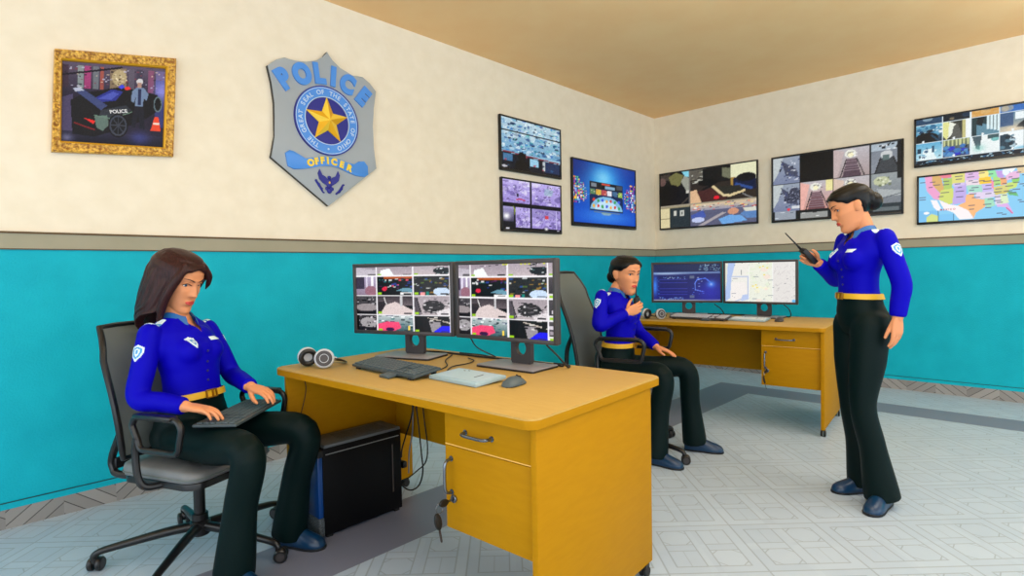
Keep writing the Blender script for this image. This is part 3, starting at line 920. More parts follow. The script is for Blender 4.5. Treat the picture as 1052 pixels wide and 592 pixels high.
def scr_map():
    cv = Canvas(150, 100, (140, 208, 246))
    st = [((.06, .0, .2, .33), (238, 160, 214)), ]
    cv.poly([(.06, 0), (.14, 0), (.15, .22), (.24, .48), (.2, .53), (.15, .5), (.08, .3)], (240, 166, 210))
    cv.poly([(.13, 0), (.22, 0), (.25, .3), (.22, .4), (.14, .2)], (222, 178, 110)).poly([(.2, 0), (.33, 0), (.33, .07), (.24, .08)], (238, 130, 150))
    cv.poly([(.24, .07), (.33, .08), (.33, .3), (.25, .32)], (180, 208, 110)).poly([(.22, .32), (.34, .3), (.35, .62), (.3, .64), (.2, .52)], (214, 224, 120))
    cv.poly([(.32, 0), (.45, 0), (.45, .2), (.33, .22)], (226, 222, 130)).poly([(.35, .22), (.46, .2), (.46, .62), (.33, .66)], (196, 176, 236)).poly([(.33, .2), (.45, .2), (.45, .26), (.34, .27)], (214, 200, 240))
    cv.poly([(.45, 0), (.57, .0), (.58, .16), (.45, .16)], (226, 188, 232)).poly([(.45, .16), (.6, .17), (.6, .28), (.46, .27)], (238, 220, 232)).poly([(.46, .27), (.6, .28), (.61, .44), (.48, .42)], (170, 224, 206)).poly([(.48, .42), (.63, .44), (.63, .58), (.55, .56), (.54, .46), (.48, .46)], (230, 214, 240))
    cv.poly([(.46, .46), (.53, .46), (.54, .56), (.64, .6), (.63, .75), (.55, .86), (.53, .97), (.48, .8), (.38, .68), (.45, .62)], (252, 190, 130))
    cv.poly([(.57, 0), (.66, 0), (.66, .14), (.58, .15)], (250, 234, 140)).poly([(.57, .14), (.68, .13), (.69, .27), (.58, .27)], (252, 206, 60)).poly([(.6, .28), (.7, .27), (.71, .44), (.61, .44)], (206, 190, 242)).poly([(.62, .44), (.71, .44), (.72, .56), (.63, .57)], (226, 214, 240)).poly([(.63, .57), (.7, .57), (.72, .74), (.65, .77), (.63, .7)], (166, 226, 196))
    cv.poly([(.65, 0), (.74, .02), (.74, .16), (.68, .15)], (150, 232, 170)).poly([(.7, .15), (.76, .15), (.77, .32), (.71, .33)], (180, 226, 130)).poly([(.68, .18), (.71, .25), (.71, .4), (.69, .36)], (250, 150, 180)).poly([(.72, .02), (.8, .04), (.79, .2), (.74, .16)], (196, 160, 230))
    cv.poly([(.76, .18), (.82, .18), (.82, .32), (.77, .33)], (246, 176, 120)).poly([(.71, .35), (.86, .32), (.84, .44), (.71, .46)], (220, 214, 130)).poly([(.71, .46), (.84, .44), (.84, .5), (.72, .52)], (214, 200, 110)).poly([(.72, .52), (.77, .52), (.77, .72), (.72, .72)], (226, 220, 240)).poly([(.77, .52), (.82, .5), (.84, .7), (.77, .72)], (220, 240, 200)).poly([(.82, .46), (.9, .5), (.92, .58), (.84, .54)], (110, 190, 120))
    cv.poly([(.73, .72), (.83, .71), (.88, .92), (.86, .92), (.82, .78), (.74, .77)], (226, 180, 236)).line([(.82, .8), (.87, .92)], .01, (226, 90, 150))
    cv.poly([(.82, .3), (.92, .26), (.9, .4), (.83, .44)], (206, 228, 120)).poly([(.86, .24), (.93, .2), (.93, .28), (.87, .3)], (150, 214, 110)).poly([(.8, .1), (.92, .06), (.93, .2), (.82, .24)], (236, 190, 226)).poly([(.9, .0), (1, 0), (.98, .14), (.92, .12)], (228, 204, 160)).ell(.81, .06, .03, .08, (236, 246, 252)).poly([(.82, 0), (.9, 0), (.86, .1)], (250, 250, 250))
    cv.poly([(.12, .52), (.18, .53), (.22, .7), (.2, .8), (.15, .68)], (250, 246, 250)).poly([(.2, .53), (.3, .64), (.38, .68), (.48, .8), (.53, .98), (.4, .98), (.34, .82), (.25, .74)], (252, 244, 246))
    cv.poly([(.0, .74), (.2, .76), (.2, 1), (0, 1)], (124, 194, 240)).poly([(.08, .9), (.13, .82), (.2, .88), (.2, 1), (.08, 1)], (214, 226, 140)).ell(.08, .8, .03, .03, (250, 250, 250)).rect(.195, .76, .2, 1, (40, 90, 130)).rect(.2, .85, .34, 1, (130, 200, 244)).rect(.34, .85, .345, 1, (60, 110, 150))
    for x, y in [(.04, .12), (.04, .45), (.04, .5), (.12, .24), (.14, .13), (.18, .2), (.27, .14), (.27, .21), (.26, .38), (.22, .46), (.39, .06), (.39, .12), (.38, .22), (.4, .3), (.4, .38), (.4, .5), (.5, .04), (.5, .1), (.5, .18), (.54, .22), (.54, .33), (.51, .38), (.52, .46), (.55, .54), (.51, .7), (.51, .78), (.6, .04), (.6, .2), (.65, .22), (.68, .08), (.66, .31), (.65, .38), (.66, .48), (.68, .6), (.65, .7), (.66, .77), (.73, .23), (.74, .3), (.75, .4), (.74, .46), (.74, .56), (.74, .64), (.76, .68), (.79, .2), (.8, .3), (.8, .54), (.85, .18), (.84, .36), (.83, .46), (.87, .5), (.89, .22), (.9, .3), (.9, .44), (.92, .1), (.97, .16), (.95, .34), (.98, .38), (.93, .66), (.95, .7), (.76, .9), (.8, .93)]:
        a = .018 + .02 * rng.random()
        cv.rect(x - a, y - .006, x + a, y + .008, (90, 84, 110), .75)
    return cv


def cctv_grid(cv, xs, ys, shift=0):
    G = [(214, 206, 214), (60, 54, 60), (120, 112, 118), (20, 18, 22), (170, 160, 168)]
    for i, b in enumerate(cells(cv, xs, ys)):
        r, c = divmod(i, len(xs) - 1)
        cv.view(*b)
        c += shift
        if (r, c) == (0, 0):
            cv.grad((170, 162, 172), (190, 184, 192)).poly([(.1, .3), (1, .1), (1, .5)], (150, 140, 150)).rect(.6, .8, 1, .95, (100, 96, 100))
        elif r == 0:
            cv.grad((150, 140, 150), (178, 166, 172)).specks(30, [(50, 44, 54), (230, 224, 232), (110, 100, 110)], (.02, .09), (0, .0, 1, .3)).poly([(.12, .55), (.36, .4), (.5, 1), (.08, 1)], (226, 232, 244)) if c == 1 else cv.grad((160, 150, 160), (190, 178, 180)).ell(.8, .65, .24, .26, (40, 44, 50)).specks(24, [(20, 20, 26), (220, 224, 226), (90, 120, 120)], (.02, .08), (.5, .1, 1, .9)).line([(.6, .3), (.9, .1)], .04, (26, 24, 30))
        elif (r, c) == (1, 0):
            cv.grad((170, 160, 186), (140, 124, 140)).rect(.0, .0, .42, .65, (70, 62, 80)).rect(.5, 0, .58, .9, (214, 208, 222)).rect(.75, 0, .84, .6, (230, 226, 236)).ell(.72, .75, .28, .26, (150, 110, 124))
        elif (r, c) == (1, 1):
            cv.rect(0, 0, 1, 1, (24, 30, 34)).rect(.2, .0, 1, .14, (170, 90, 40)).specks(40, [(220, 220, 220), (40, 120, 120), (20, 20, 24), (90, 40, 90), (230, 90, 110), (60, 80, 160)], (.04, .1), (0, .1, 1, .7)).poly([(.55, .75), (.75, .6), (1, .65), (1, .85)], (110, 150, 166)).ell(.22, .66, .07, .1, (210, 50, 80)).rect(.65, .82, .97, .95, (226, 226, 226)).line([(0, .9), (.6, .95)], .05, (16, 20, 22))
        elif (r, c) == (1, 2):
            cv.rect(0, 0, 1, 1, (50, 50, 52)).specks(60, [(20, 20, 22), (196, 200, 200), (90, 110, 60), (150, 120, 60), (60, 90, 150), (110, 108, 104)], (.04, .12)).ell(.78, .8, .22, .2, (190, 206, 226)).rect(.2, .85, .32, 1, (240, 150, 150)).rect(.36, .8, .44, 1, (30, 130, 120))
        elif (r, c) == (2, 0):
            cv.grad((90, 86, 90), (50, 46, 50)).ell(.5, .62, .5, .2, (150, 142, 144)).specks(20, [(30, 28, 30), (170, 166, 170)], (.04, .12), (0, 0, 1, .45)).rect(0, .8, 1, 1, (34, 30, 34), .7)
        elif (r, c) == (2, 1):
            cv.grad((70, 64, 68), (110, 100, 104), 0, 0, 1, .5).poly([(.15, .55), (.5, .32), (1, .75), (1, 1), (0, 1), (.0, .9)], (206, 192, 190)).rect(.64, .0, .7, .55, (190, 188, 190)).poly([(0, .3), (.3, .3), (.1, .9), (0, 1)], (60, 54, 58)).line([(.2, .1), (.26, .45)], .025, (214, 210, 210))
        elif (r, c) == (2, 2):
            cv.grad((160, 150, 156), (180, 170, 172)).poly([(0, .1), (.12, .1), (.2, 1), (.05, 1)], (90, 84, 90)).line([(.1, .15), (.22, .9)], .03, (24, 22, 26)).ell(.55, .55, .3, .32, (60, 56, 58)).specks(46, [(20, 18, 22), (214, 210, 212), (110, 104, 108)], (.03, .09), (.25, .15, 1, .9)).poly([(.6, .8), (1, .6), (1, 1), (.7, 1)], (220, 214, 216), .8)
        elif (r, c) == (3, 0):
            cv.grad((70, 66, 68), (40, 36, 40)).ell(.6, .45, .4, .3, (160, 156, 158)).specks(18, G, (.05, .14)).rect(0, 0, .15, 1, (16, 14, 18))
        elif (r, c) == (3, 1):
            cv.grad((190, 196, 196), (60, 90, 96)).specks(40, [(30, 50, 56), (226, 234, 234), (60, 120, 120), (40, 40, 90)], (.04, .12), (0, 0, 1, .7)).poly([(0, .55), (.3, .38), (.6, .42), (.66, .75), (.4, 1), (0, 1)], (226, 84, 120)).ell(.35, .85, .12, .12, (70, 40, 80)).rect(.85, .6, .9, .9, (240, 200, 90))
        elif (r, c) == (3, 2):
            cv.rect(0, 0, 1, 1, (30, 26, 28)).rect(0, 0, .25, 1, (14, 12, 14)).poly([(.42, .3), (.72, .34), (.78, .9), (.5, .95)], (150, 144, 148)).poly([(.75, .6), (1, .55), (1, .95), (.5, 1)], (40, 30, 220)).line([(.4, .12), (1, .4)], .03, (190, 180, 170)).specks(14, [(210, 206, 200), (20, 18, 20)], (.05, .12), (.4, 0, 1, .4))
        else:
            cv.grad((90, 84, 88), (60, 56, 60)).specks(16, G, (.1, .3)).rect(0, .75, 1, 1, (214, 210, 210))
        if c > 0:
            cv.rect(.03, .84, .14, .95, (150, 190, 40)).rect(.74, .86, .95, .93, (60, 56, 60))
    cv.view(0, 0, 1, 1)
    for x in xs[1:-1]:
        cv.rect(x - .008, 0, x + .008, 1, (226, 222, 226))
    for y in ys[1:-1]:
        cv.rect(0, y - .009, 1, y + .009, (226, 222, 226))
    return cv.grain(6).contrast(1.25, 120)


def scr_desk_a():
    cv = cctv_grid(Canvas(150, 92), (0, .235, .62, .985, 1.01), (-.04, .155, .45, .745, 1.0))
    return cv.rect(.985, 0, 1, 1, (170, 160, 170))


def scr_desk_b():
    cv = cctv_grid(Canvas(150, 92), (-.06, .145, .55, .94, 1.3), (-.02, .185, .47, .745, 1.0))
    for x in (.5, .53, .68, .72, .76, .9):
        cv.rect(x, .0, x + .02, .035, (214, 220, 40))
    return cv


def scr_dash():
    cv = Canvas(120, 70, (8, 12, 76))
    cv.grad((12, 24, 84), (16, 16, 110)).rect(0, .0, 1, .22, (10, 26, 76)).rect(0, .235, 1, .27, (120, 150, 196), .8).glow(.2, .27, .3, .03, (190, 210, 240), .7)
    cv.specks(60, [(90, 130, 170), (20, 40, 80), (150, 180, 200)], (.01, .03), (.68, .03, .99, .2))
    for y in (.42, .5, .58, .66, .74, .82):
        cv.rect(.1, y, .52, y + .012, (60, 70, 190), .7)
    cv.specks(40, [(170, 200, 240), (110, 150, 230)], (.006, .016), (.16, .35, .5, .4)).specks(50, [(170, 200, 250), (90, 140, 240)], (.006, .016), (.1, .9, .5, .95)).rect(.0, .96, 1, 1, (150, 150, 170))
    cv.glow(.03, .6, .04, .25, (60, 140, 250), .9).specks(16, [(40, 90, 200)], (.01, .03), (.02, .35, .1, .9))
    cv.rect(.55, .33, .62, .4, (90, 100, 130)).rect(.55, .85, .62, .92, (90, 100, 130))
    cv.line([(.62, .55), (.66, .42), (.78, .4), (.88, .55)], .012, (80, 120, 240)).line([(.63, .5), (.63, .7), (.75, .75)], .01, (110, 150, 250)).glow(.86, .56, .06, .09, (90, 190, 255), 1).ell(.86, .56, .018, .03, (190, 236, 255))
    cv.specks(14, [(190, 210, 255), (90, 130, 250)], (.012, .026), (.58, .35, .78, .85)).glow(.85, .75, .2, .3, (40, 40, 200), .6)
    return cv.grain(3)


def scr_city_map():
    cv = Canvas(120, 72, (240, 238, 230))
    cv.poly([(0, 0), (.16, 0), (.1, .4), (.08, .9), (.0, 1)], (180, 200, 240)).poly([(0, 0), (.05, 0), (.03, .5), (0, .8)], (230, 230, 216)).poly([(.1, .5), (.3, .5), (.33, .7), (.3, .92), (.16, 1), (.08, .9)], (246, 240, 236)).line([(.11, .36), (.34, .36), (.34, .86), (.16, .98)], .014, (190, 200, 226)).poly([(.26, .82), (.34, .8), (.36, .92), (.24, .98)], (190, 206, 240))
    cv.rect(.355, 0, .68, 1, (238, 240, 226)).blobs(24, [(230, 240, 214), (250, 246, 214), (226, 230, 226), (250, 226, 214)], (.02, .06), (.36, 0, .68, 1), .7).rect(.69, 0, 1, 1, (232, 228, 224)).rect(.352, 0, .36, 1, (250, 250, 250)).rect(.682, 0, .692, 1, (250, 250, 250))
    for k in range(26):
        x, y = .36 + .3 * rng.random(), rng.random()
        cv.line([(x, y), (x + .1 * (rng.random() - .5), y + .3 * (rng.random() - .5))], .004, (214, 214, 200), .8)
    for k in range(40):
        x, y = .7 + .28 * rng.random(), .1 + .9 * rng.random()
        cv.line([(x, y), (min(.99, x + .12 * (rng.random() - .3)), y + .2 * (rng.random() - .5))], .004, (196, 190, 190), .8)
    for x, y in ((.5, .12), (.54, .1), (.44, .55), (.46, .62), (.4, .58), (.6, .14), (.56, .3)):
        cv.rect(x, y, x + .025, y + .03, (240, 220, 60))
    cv.specks(26, [(80, 90, 100), (120, 120, 130), (60, 110, 110)], (.008, .02)).rect(.24, .2, .25, .32, (70, 80, 100)).ell(.965, .95, .025, .04, (110, 190, 240))
    for x, y in ((.1, .78), (.12, .4), (.42, .36), (.4, .9), (.62, .44), (.62, .82)):
        cv.rect(x, y, x + .07, y + .012, (110, 120, 140), .8)
    return cv.grain(3)


def wall_screen(side, a0, a1, z0, z1, cv, label, group, tilt=0.0, front_text=None):
    """a0..a1 along the wall (image left to right), z0..z1 height."""
    c = (a0 + a1) / 2
    w, h = abs(a1 - a0), z1 - z0
    t = thing('wall_screen', label, 'screen', (c, -.004, (z0 + z1) / 2) if side == 'L' else (-.004, c, (z0 + z1) / 2), 0 if side == 'L' else R(-90), group)
    b = .016
    mb = MB().box((0, -.011, 0), (w, .022, h), BEZEL, .004)
    mb.box((0, -.025, h / 2 - b / 2), (w, .012, b), BEZEL, .003).box((0, -.025, -h / 2 + b * .7), (w, .012, b * 1.4), BEZEL, .003)
    for s in (-1, 1):
        mb.box((s * (w / 2 - b / 2), -.025, 0), (b, .012, h), BEZEL, .003)
    mb.done('bezel', t)
    x, zt, zb = w / 2 - b, h / 2 - b, -h / 2 + 1.4 * b
    link(display(cv, [(-x, -.0235, zt), (x, -.0235, zt), (x, -.0235, zb), (-x, -.0235, zb)], GLOW, 'screen_picture'), 'display_panel', t)
    return t


GRP = None
wall_screen('L', -2.899, -1.992, 2.207, 2.73, scr_control_room(), 'wall screen showing a bluish control room, above the purple screen', GRP)
wall_screen('L', -2.895, -2.0, 1.627, 2.142, scr_purple(), 'wall screen with four purple tinted camera views, below the bluish screen', GRP)
wall_screen('L', -1.806, -.522, 1.731, 2.472, scr_blue(), 'bright blue wall screen with app icons, next to the corner', GRP)
wall_screen('R', -.082, -1.335, 1.744, 2.477, scr_offices(), 'wall screen with four dark office camera views, first from the corner', GRP)
wall_screen('R', -1.485, -2.722, 1.738, 2.471, scr_escalators(), 'wall screen of grey escalator views behind the standing officer', GRP)
wall_screen('R', -2.806, -3.60, 2.17, 2.636, scr_cool_cctv(), 'wall screen with a grid of bright cold camera views above the map screen', GRP)
_t = wall_screen('R', -2.829, -3.63, 1.62, 2.086, scr_map(), 'wall screen showing a coloured map of states, below the camera grid', GRP)
_mb = MB()
_me = text_mesh('M E X I C O', .022, .0004, mat('map_red_text', (214, 70, 90), .6), bold=.0006)
add_mesh(_mb, _me, Matrix.Translation((-.165, -.0245, -.105)) @ Matrix.Rotation(R(90), 4, 'X'))
_mb.done('map_lettering', _t)
# ------------------------------------------------------------------ desks and what stands on them
WOODTOP = noise_mat('desk_top_laminate', (186, 151, 82), (190, 156, 87), 6, .5, 0, 3, spec=.15, stretch=(2, 14, 2))
WOOD = noise_mat('desk_laminate', (175, 123, 3), (179, 127, 5), 6, .55, 0, 3, spec=.1, stretch=(2, 2, 10))
WOODEDGE = mat('desk_light_edge', (236, 184, 90), .5)
CHROME = mat('chrome', (120, 126, 134), .22, .9)
BLACK = mat('black_plastic', (16, 17, 19), .4)
RUBBER = mat('black_rubber', (12, 12, 13), .6)
CHAR = mat('charcoal_plastic', (58, 54, 56), .45)
SLATE = mat('slate_plastic', (74, 88, 94), .45)
STANDGREY = mat('stand_grey', (138, 134, 140), .4, .1)
SILVER = mat('silver_plastic', (196, 200, 206), .35, .2)
PALEBLUE = mat('pale_blue_grey', (158, 184, 196), .4)
CABLE = mat('cable_black', (14, 14, 16), .5)


def frame(o, ux, uy, uz):
    m = Matrix.Identity(4)
    for i, v in enumerate((ux, uy, uz, o)):
        for k in range(3):
            m[k][i] = v[k]
    return m


def make_desk(label, loc, rotz):
    """Local axes: X to the sitter's right, Y away from the sitter, Z up; origin front left on the floor."""
    t = thing('office_desk', label, 'desk', loc, rotz, None)
    I = Matrix.Identity(4)
    MB().prism(rrect(0, 0, 1.615, .872, .045), WOODTOP, I, .766, .8, bev=.006, side=WOOD).done('desk_top', t)
    for x0, x1 in ((.050, .074), (1.582, 1.606)):
        p = MB().box(((x0 + x1) / 2, .405, .408), (x1 - x0, .755, .716), WOOD, .002).done('side_panel', t)
        for y in (.055, .735):
            mb = MB().box(((x0 + x1) / 2, y, .046), (.03, .03, .012), BLACK)
            for s in (-1, 1):
                mb.cyl(((x0 + x1) / 2 + s * .004, y, .022), ((x0 + x1) / 2 + s * .017, y, .022), .022, RUBBER, n=20, bev=.003)
            mb.done('caster', p)
    MB().box((.828, .68, .552), (1.508, .02, .428), WOOD, .001).done('back_panel', t)
    MB().box((1.378, .35, .55), (.404, .56, .432), WOOD, .001).done('cabinet_body', t)
    fr = MB().box((1.379, .058, .7), (.41, .02, .128), WOOD, .0015).box((1.379, .0495, .6385), (.408, .004, .004), WOODEDGE).done('drawer', t)
    dr = MB().box((1.379, .058, .4845), (.41, .02, .298), WOOD, .0015).done('door', t)

    def bow(a, b):
        a, b = V(a), V(b)
        d = b - a
        pts = [a, a + V((0, -.022, 0)) + d * .03, a + V((0, -.032, 0)) + d * .16, a + V((0, -.034, 0)) + d * .5, a + V((0, -.032, 0)) + d * .84, b + V((0, -.022, 0)) - d * .03, b]
        return MB().tube(pts, .0058, CHROME, 10, k=4).cyl(a + V((0, -.002, 0)), a, .010, CHROME).cyl(b + V((0, -.002, 0)), b, .010, CHROME)
    bow((1.278, .048, .694), (1.402, .048, .694)).done('drawer_handle', fr)
    bow((1.204, .048, .468), (1.204, .048, .588)).done('door_handle', dr)
    MB().cyl((1.216, .05, .447), (1.216, .040, .447), .014, CHROME, n=20, bev=.002).box((1.216, .0395, .447), (.003, .002, .014), BLACK).done('door_lock', dr)
    return t


def make_keys(desk_mx, rotz, label):
    o = desk_mx @ V((1.216, .040, .447))
    t = thing('key', label, 'key', o, rotz)
    MB().box((0, -.0165, 0), (.0025, .026, .008), CHROME, .0006).done('blade', t)
    fr = frame((0, -.026, 0), V((0, -1, 0)), V((0, 0, 1)), V((1, 0, 0)))
    MB().prism([(.016 + .020 * math.cos(a), .013 * math.sin(a)) for a in [k * math.pi / 12 for k in range(24)]], BLACK, fr, -.004, .004, bev=.0015).done('bow', t)
    ringp = [V((-.008, -.056 + .016 * math.sin(a), -.016 + .018 * math.cos(a))) for a in [k * math.pi / 10 for k in range(20)]]
    MB().tube(ringp, .0012, CHROME, 6, closed=True).done('key_ring', t)
    sp = MB()
    fr = frame((-.012, -.066, -.034), V((.25, 0, -1)).normalized(), V((0, 1, 0)), V((1, 0, .25)).normalized())
    sp.prism([(.026 + .028 * math.cos(a), .014 * math.sin(a)) for a in [k * math.pi / 12 for k in range(24)]], BLACK, fr, -.004, .004, bev=.0015)
    sp.prism([(.05, -.004), (.092, -.004), (.096, 0), (.092, .004), (.05, .004)], CHAR, fr, -.0012, .0012)
    sp.done('spare_key', t)
    return t


def make_monitor(label, loc, rotz, cv, off, group=None, w=.64):
    """Origin on the desk under the neck; X right, Y away from the viewer. off = screen centre (x, y) from the neck."""
    t = thing('monitor', label, 'monitor', loc, rotz, group)
    ox, oy = off
    z0, h = .3105, .384
    mb = MB()
    mb.box((ox, oy + .022, z0), (w, .028, h), CHAR, .007)
    mb.box((ox, oy + .042, z0), (w * .62, .02, h * .6), CHAR, .008)
    b = .02
    for s in (-1, 1):
        mb.box((ox + s * (w / 2 - b / 2), oy + .006, z0), (b, .014, h), CHAR, .004)
        mb.box((ox, oy + .006, z0 + s * (h / 2 - b / 2)), (w - .01, .014, b), CHAR, .004)
    case = mb.done('casing', t)
    MB().box((ox + w * .2, oy + .03, z0 - h / 2 - .002), (.03, .01, .006), BLACK, .001).done('power_button', case)
    x, zt, zb = w / 2 - b * .8, z0 + h / 2 - b * .8, z0 - h / 2 + b * .8
    link(display(cv, [(ox - x, oy + .0065, zt), (ox + x, oy + .0065, zt), (ox + x, oy + .0065, zb), (ox - x, oy + .0065, zb)], GLOW, 'monitor_picture'), 'display_panel', t)
    # neck plate with its round cable hole
    n = 40
    fr = frame((0, .004, 0), V((1, 0, 0)), V((0, 0, 1)), V((0, -1, 0)))
    outer, inner = [], []
    hx, zl, zh, zc, r = .06, .012, .20, .085, .031
    for k in range(n):
        a = 2 * math.pi * k / n
        c, s = math.cos(a), math.sin(a)
        q = min(hx / abs(c) if abs(c) > 1e-6 else 9, ((zh - zc) if s > 0 else (zc - zl)) / abs(s) if abs(s) > 1e-6 else 9)
        outer.append((c * q, zc + s * q)); inner.append((r * c, zc + r * s * 1.08))
    MB().ringplate(outer, inner, CHAR, fr, -.012, .012).box((ox / 2, (oy + .04) / 2 + .01, .22), (abs(ox) + .08, abs(oy + .03) + .03, .05), CHAR, .006).done('neck', t)
    MB().prism(rrect(-.17, -.14, .17, .06, .012), STANDGREY, Matrix.Identity(4), 0, .012, bev=.003, side=BLACK).done('stand_base', t)
    return t


def make_keyboard(name_label, loc, mx3, keymat, body, w=.5, d=.145, tilt=.02, tab=True, feet=True):
    t = thing('keyboard', name_label, 'keyboard', loc)
    t.rotation_euler = mx3.to_euler()
    a = math.atan2(tilt, d)
    rot = Matrix.Rotation(a, 3, 'X')
    lift = .0085
    mb = MB()
    mb.box(rot @ V((0, 0, .006)) + V((0, 0, lift + tilt / 2)), (w, d, .012), body, .003, rot=rot)
    mb.done('keyboard_body', t)
    up = lambda x, y, z: rot @ V((x, y, z)) + V((0, 0, lift + tilt / 2))
    km = MB()
    rows = 6
    ph = d * .86 / rows
    for r in range(rows):
        y = d * .43 - ph * (r + .5)
        segs = [(-.482, .18, 15), (.205, .3, 3), (.325, .482, 4)]
        for x0, x1, nk in segs:
            if r == 5 and nk == 15:
                xs = [(-.482, -.42), (-.415, -.36), (-.355, -.3), (-.295, -.04), (-.035, .02), (.025, .1), (.105, .18)]
            elif nk == 3 and r == 4:
                xs = [(.238, .268)]
            elif nk == 3 and r == 3:
                continue
            else:
                p = (x1 - x0) / nk
                xs = [(x0 + p * k, x0 + p * (k + 1) - .005) for k in range(nk)]
            for xa, xb in xs:
                km.box(up((xa + xb) / 2 * w, y, .0145), ((xb - xa) * w - .0025, ph - .003, .006), keymat, .001, rot=rot, seg=1)
    km.done('keycaps', t)
    if tab:
        MB().box(up(.09, -d / 2 - .018, .004), (.072, .05, .012), SLATE, .003, rot=rot).done('front_tab', t)
    if feet:
        for s in (-1, 1):
            MB().box((s * w * .42, d * .42, (lift + tilt * .8) / 2), (.03, .012, lift + tilt * .8), BLACK, .002).done('fold_out_foot', t)
            MB().box((s * w * .42, -d * .42, .004), (.03, .012, .008), BLACK, .002).done('front_foot', t)
    return t


def make_pad(label, loc, rotz, top):
    t = thing('drawing_tablet', label, 'tablet', loc, rotz)
    rot = Matrix.Rotation(.05, 3, 'X')
    MB().box((0, 0, .0135), (.29, .17, .016), PALEBLUE, .003, rot=rot).done('tablet_body', t)
    mb = MB().box(rot @ V((.0, .004, .0085)) + V((0, 0, .0135)), (.262, .136, .001), top, rot=rot)
    mb.done('drawing_surface', t)
    for x, y, l in ((.062, .01, .05), (-.07, .05, .008), (-.05, .058, .008)):
        MB().box(rot @ V((x, y, .0095)) + V((0, 0, .0135)), (.004 if l > .02 else l, l if l > .02 else .004, .0015), CHAR, rot=rot).done('control_mark', t)
    return t


def make_mouse(label, loc, rotz, m=None):
    t = thing('computer_mouse', label, 'mouse', loc, rotz)
    mb = MB()
    rings = []
    n = 20
    prof = [(-.056, .012, .006), (-.052, .023, .016), (-.038, .031, .028), (-.012, .033, .037), (.016, .031, .036), (.04, .029, .026), (.054, .023, .015), (.059, .014, .006)]
    for y, hw, hz in prof:
        rr = []
        for k in range(n):
            a = 2 * math.pi * k / n
            z = math.sin(a)
            rr.append(V((hw * math.cos(a), y, .004 + (hz - .004) * max(z, 0) - (.004 * max(-z, 0)))))
        rings.append(rr)
    mb.rings(rings, m or SLATE)
    mb.done('mouse_shell', t, ang=60)
    MB().box((0, .034, .0255), (.0014, .044, .012), BLACK, rot=Matrix.Rotation(-.5, 3, 'X')).done('button_split', t)
    MB().cyl((-.004, .036, .024), (.004, .036, .024), .009, BLACK, n=16).done('scroll_wheel', t)
    return t


def make_headphones(label, loc, rotz):
    """Lying on the desk, cups on edge, the band flat behind them."""
    t = thing('headphones', label, 'headphones', loc, rotz)
    for s in (-1, 1):
        d = V((-.86, .40, .10)).normalized() if s < 0 else V((.74, -.64, .16)).normalized()
        c = V((s * .066, 0, .048))
        cup = MB().cyl(c - d * .014, c + d * .012, .046, SILVER, n=32, bev=.006).done('ear_cup', t)
        MB().cyl(c + d * .0125, c + d * .017, .037, CHAR, n=32, bev=.003).tube([c + d * .0172 + (V((0, 0, 1)).cross(d).normalized() * math.cos(a) + d.cross(V((0, 0, 1)).cross(d).normalized()) * math.sin(a)) * .02 for a in [k * math.pi / 10 for k in range(20)]], .0015, SILVER, 6, closed=True).done('cup_cover', cup)
        mb = MB()
        e1 = V((0, 0, 1)).cross(d).normalized(); e2 = d.cross(e1)
        mb.tube([c - d * .02 + (e1 * math.cos(a) + e2 * math.sin(a)) * .032 for a in [k * math.pi / 14 for k in range(28)]], .012, BLACK, 10, closed=True)
        mb.done('ear_pad', cup)
    band = [V((-.07, .02, .05)), V((-.078, .07, .035)), V((-.05, .125, .018)), V((0, .15, .012)), V((.055, .128, .014)), V((.08, .075, .034)), V((.07, .02, .05))]
    MB().tube(band, .013, BLACK, 10, k=5, flat=.35, up=(0, 0, 1)).done('headband', t)
    for s in (-1, 1):
        MB().tube([V((s * .068, .012, .052)), V((s * .078, .06, .04))], .008, SILVER, 8).done('band_slider', t)
    return t


def cable(label, pts, r=.004, group=None, k=6, name='power_cable', m=CABLE):
    pts = [V(p) for p in pts]
    o = pts[0].copy()
    ob = MB().tube([p - o for p in pts], r, m, 8, k=k).done(name, None, loc=o)
    ob['label'] = label; ob['category'] = 'cable'
    if group:
        ob['group'] = group
    return ob


D1 = (V((-5.498, -1.04, 0)), R(-86.5))
_a2 = R(-83.8)
D2 = (V((-2.225, -2.599, 0)) - V((math.cos(_a2), math.sin(_a2), 0)) * 1.607, _a2)
M1 = Matrix.Translation(D1[0]) @ Matrix.Rotation(D1[1], 4, 'Z')
M2 = Matrix.Translation(D2[0]) @ Matrix.Rotation(D2[1], 4, 'Z')
W = {1: lambda x, y, z=.8: M1 @ V((x, y, z)), 2: lambda x, y, z=.8: M2 @ V((x, y, z))}

make_desk('large yellow wooden desk in front, with black tower under it', *D1)
make_desk('far yellow wooden desk by the right wall, with dashboard and map monitors', *D2)
make_keys(M1, D1[1], 'key with a spare hanging from the lock of the front desk door')
make_keys(M2, D2[1], 'key with a spare hanging from the lock of the far desk door')

make_monitor('left monitor of the front desk with camera grid', W[1](.293, .645), D1[1] + R(16.5), scr_desk_a(), (-.04, -.065))
make_monitor('right monitor of the front desk with camera grid, above the mouse', W[1](.975, .725), D1[1] + R(1.5), scr_desk_b(), (-.065, -.06), None, .618)
make_monitor('dark blue dashboard monitor on the far desk', W[2](.368, .70), D2[1] + R(19), scr_dash(), (-.02, -.05))
make_monitor('white street map monitor on the far desk', W[2](1.035, .72), D2[1] + R(-.5), scr_city_map(), (-.03, -.05), None, .618)

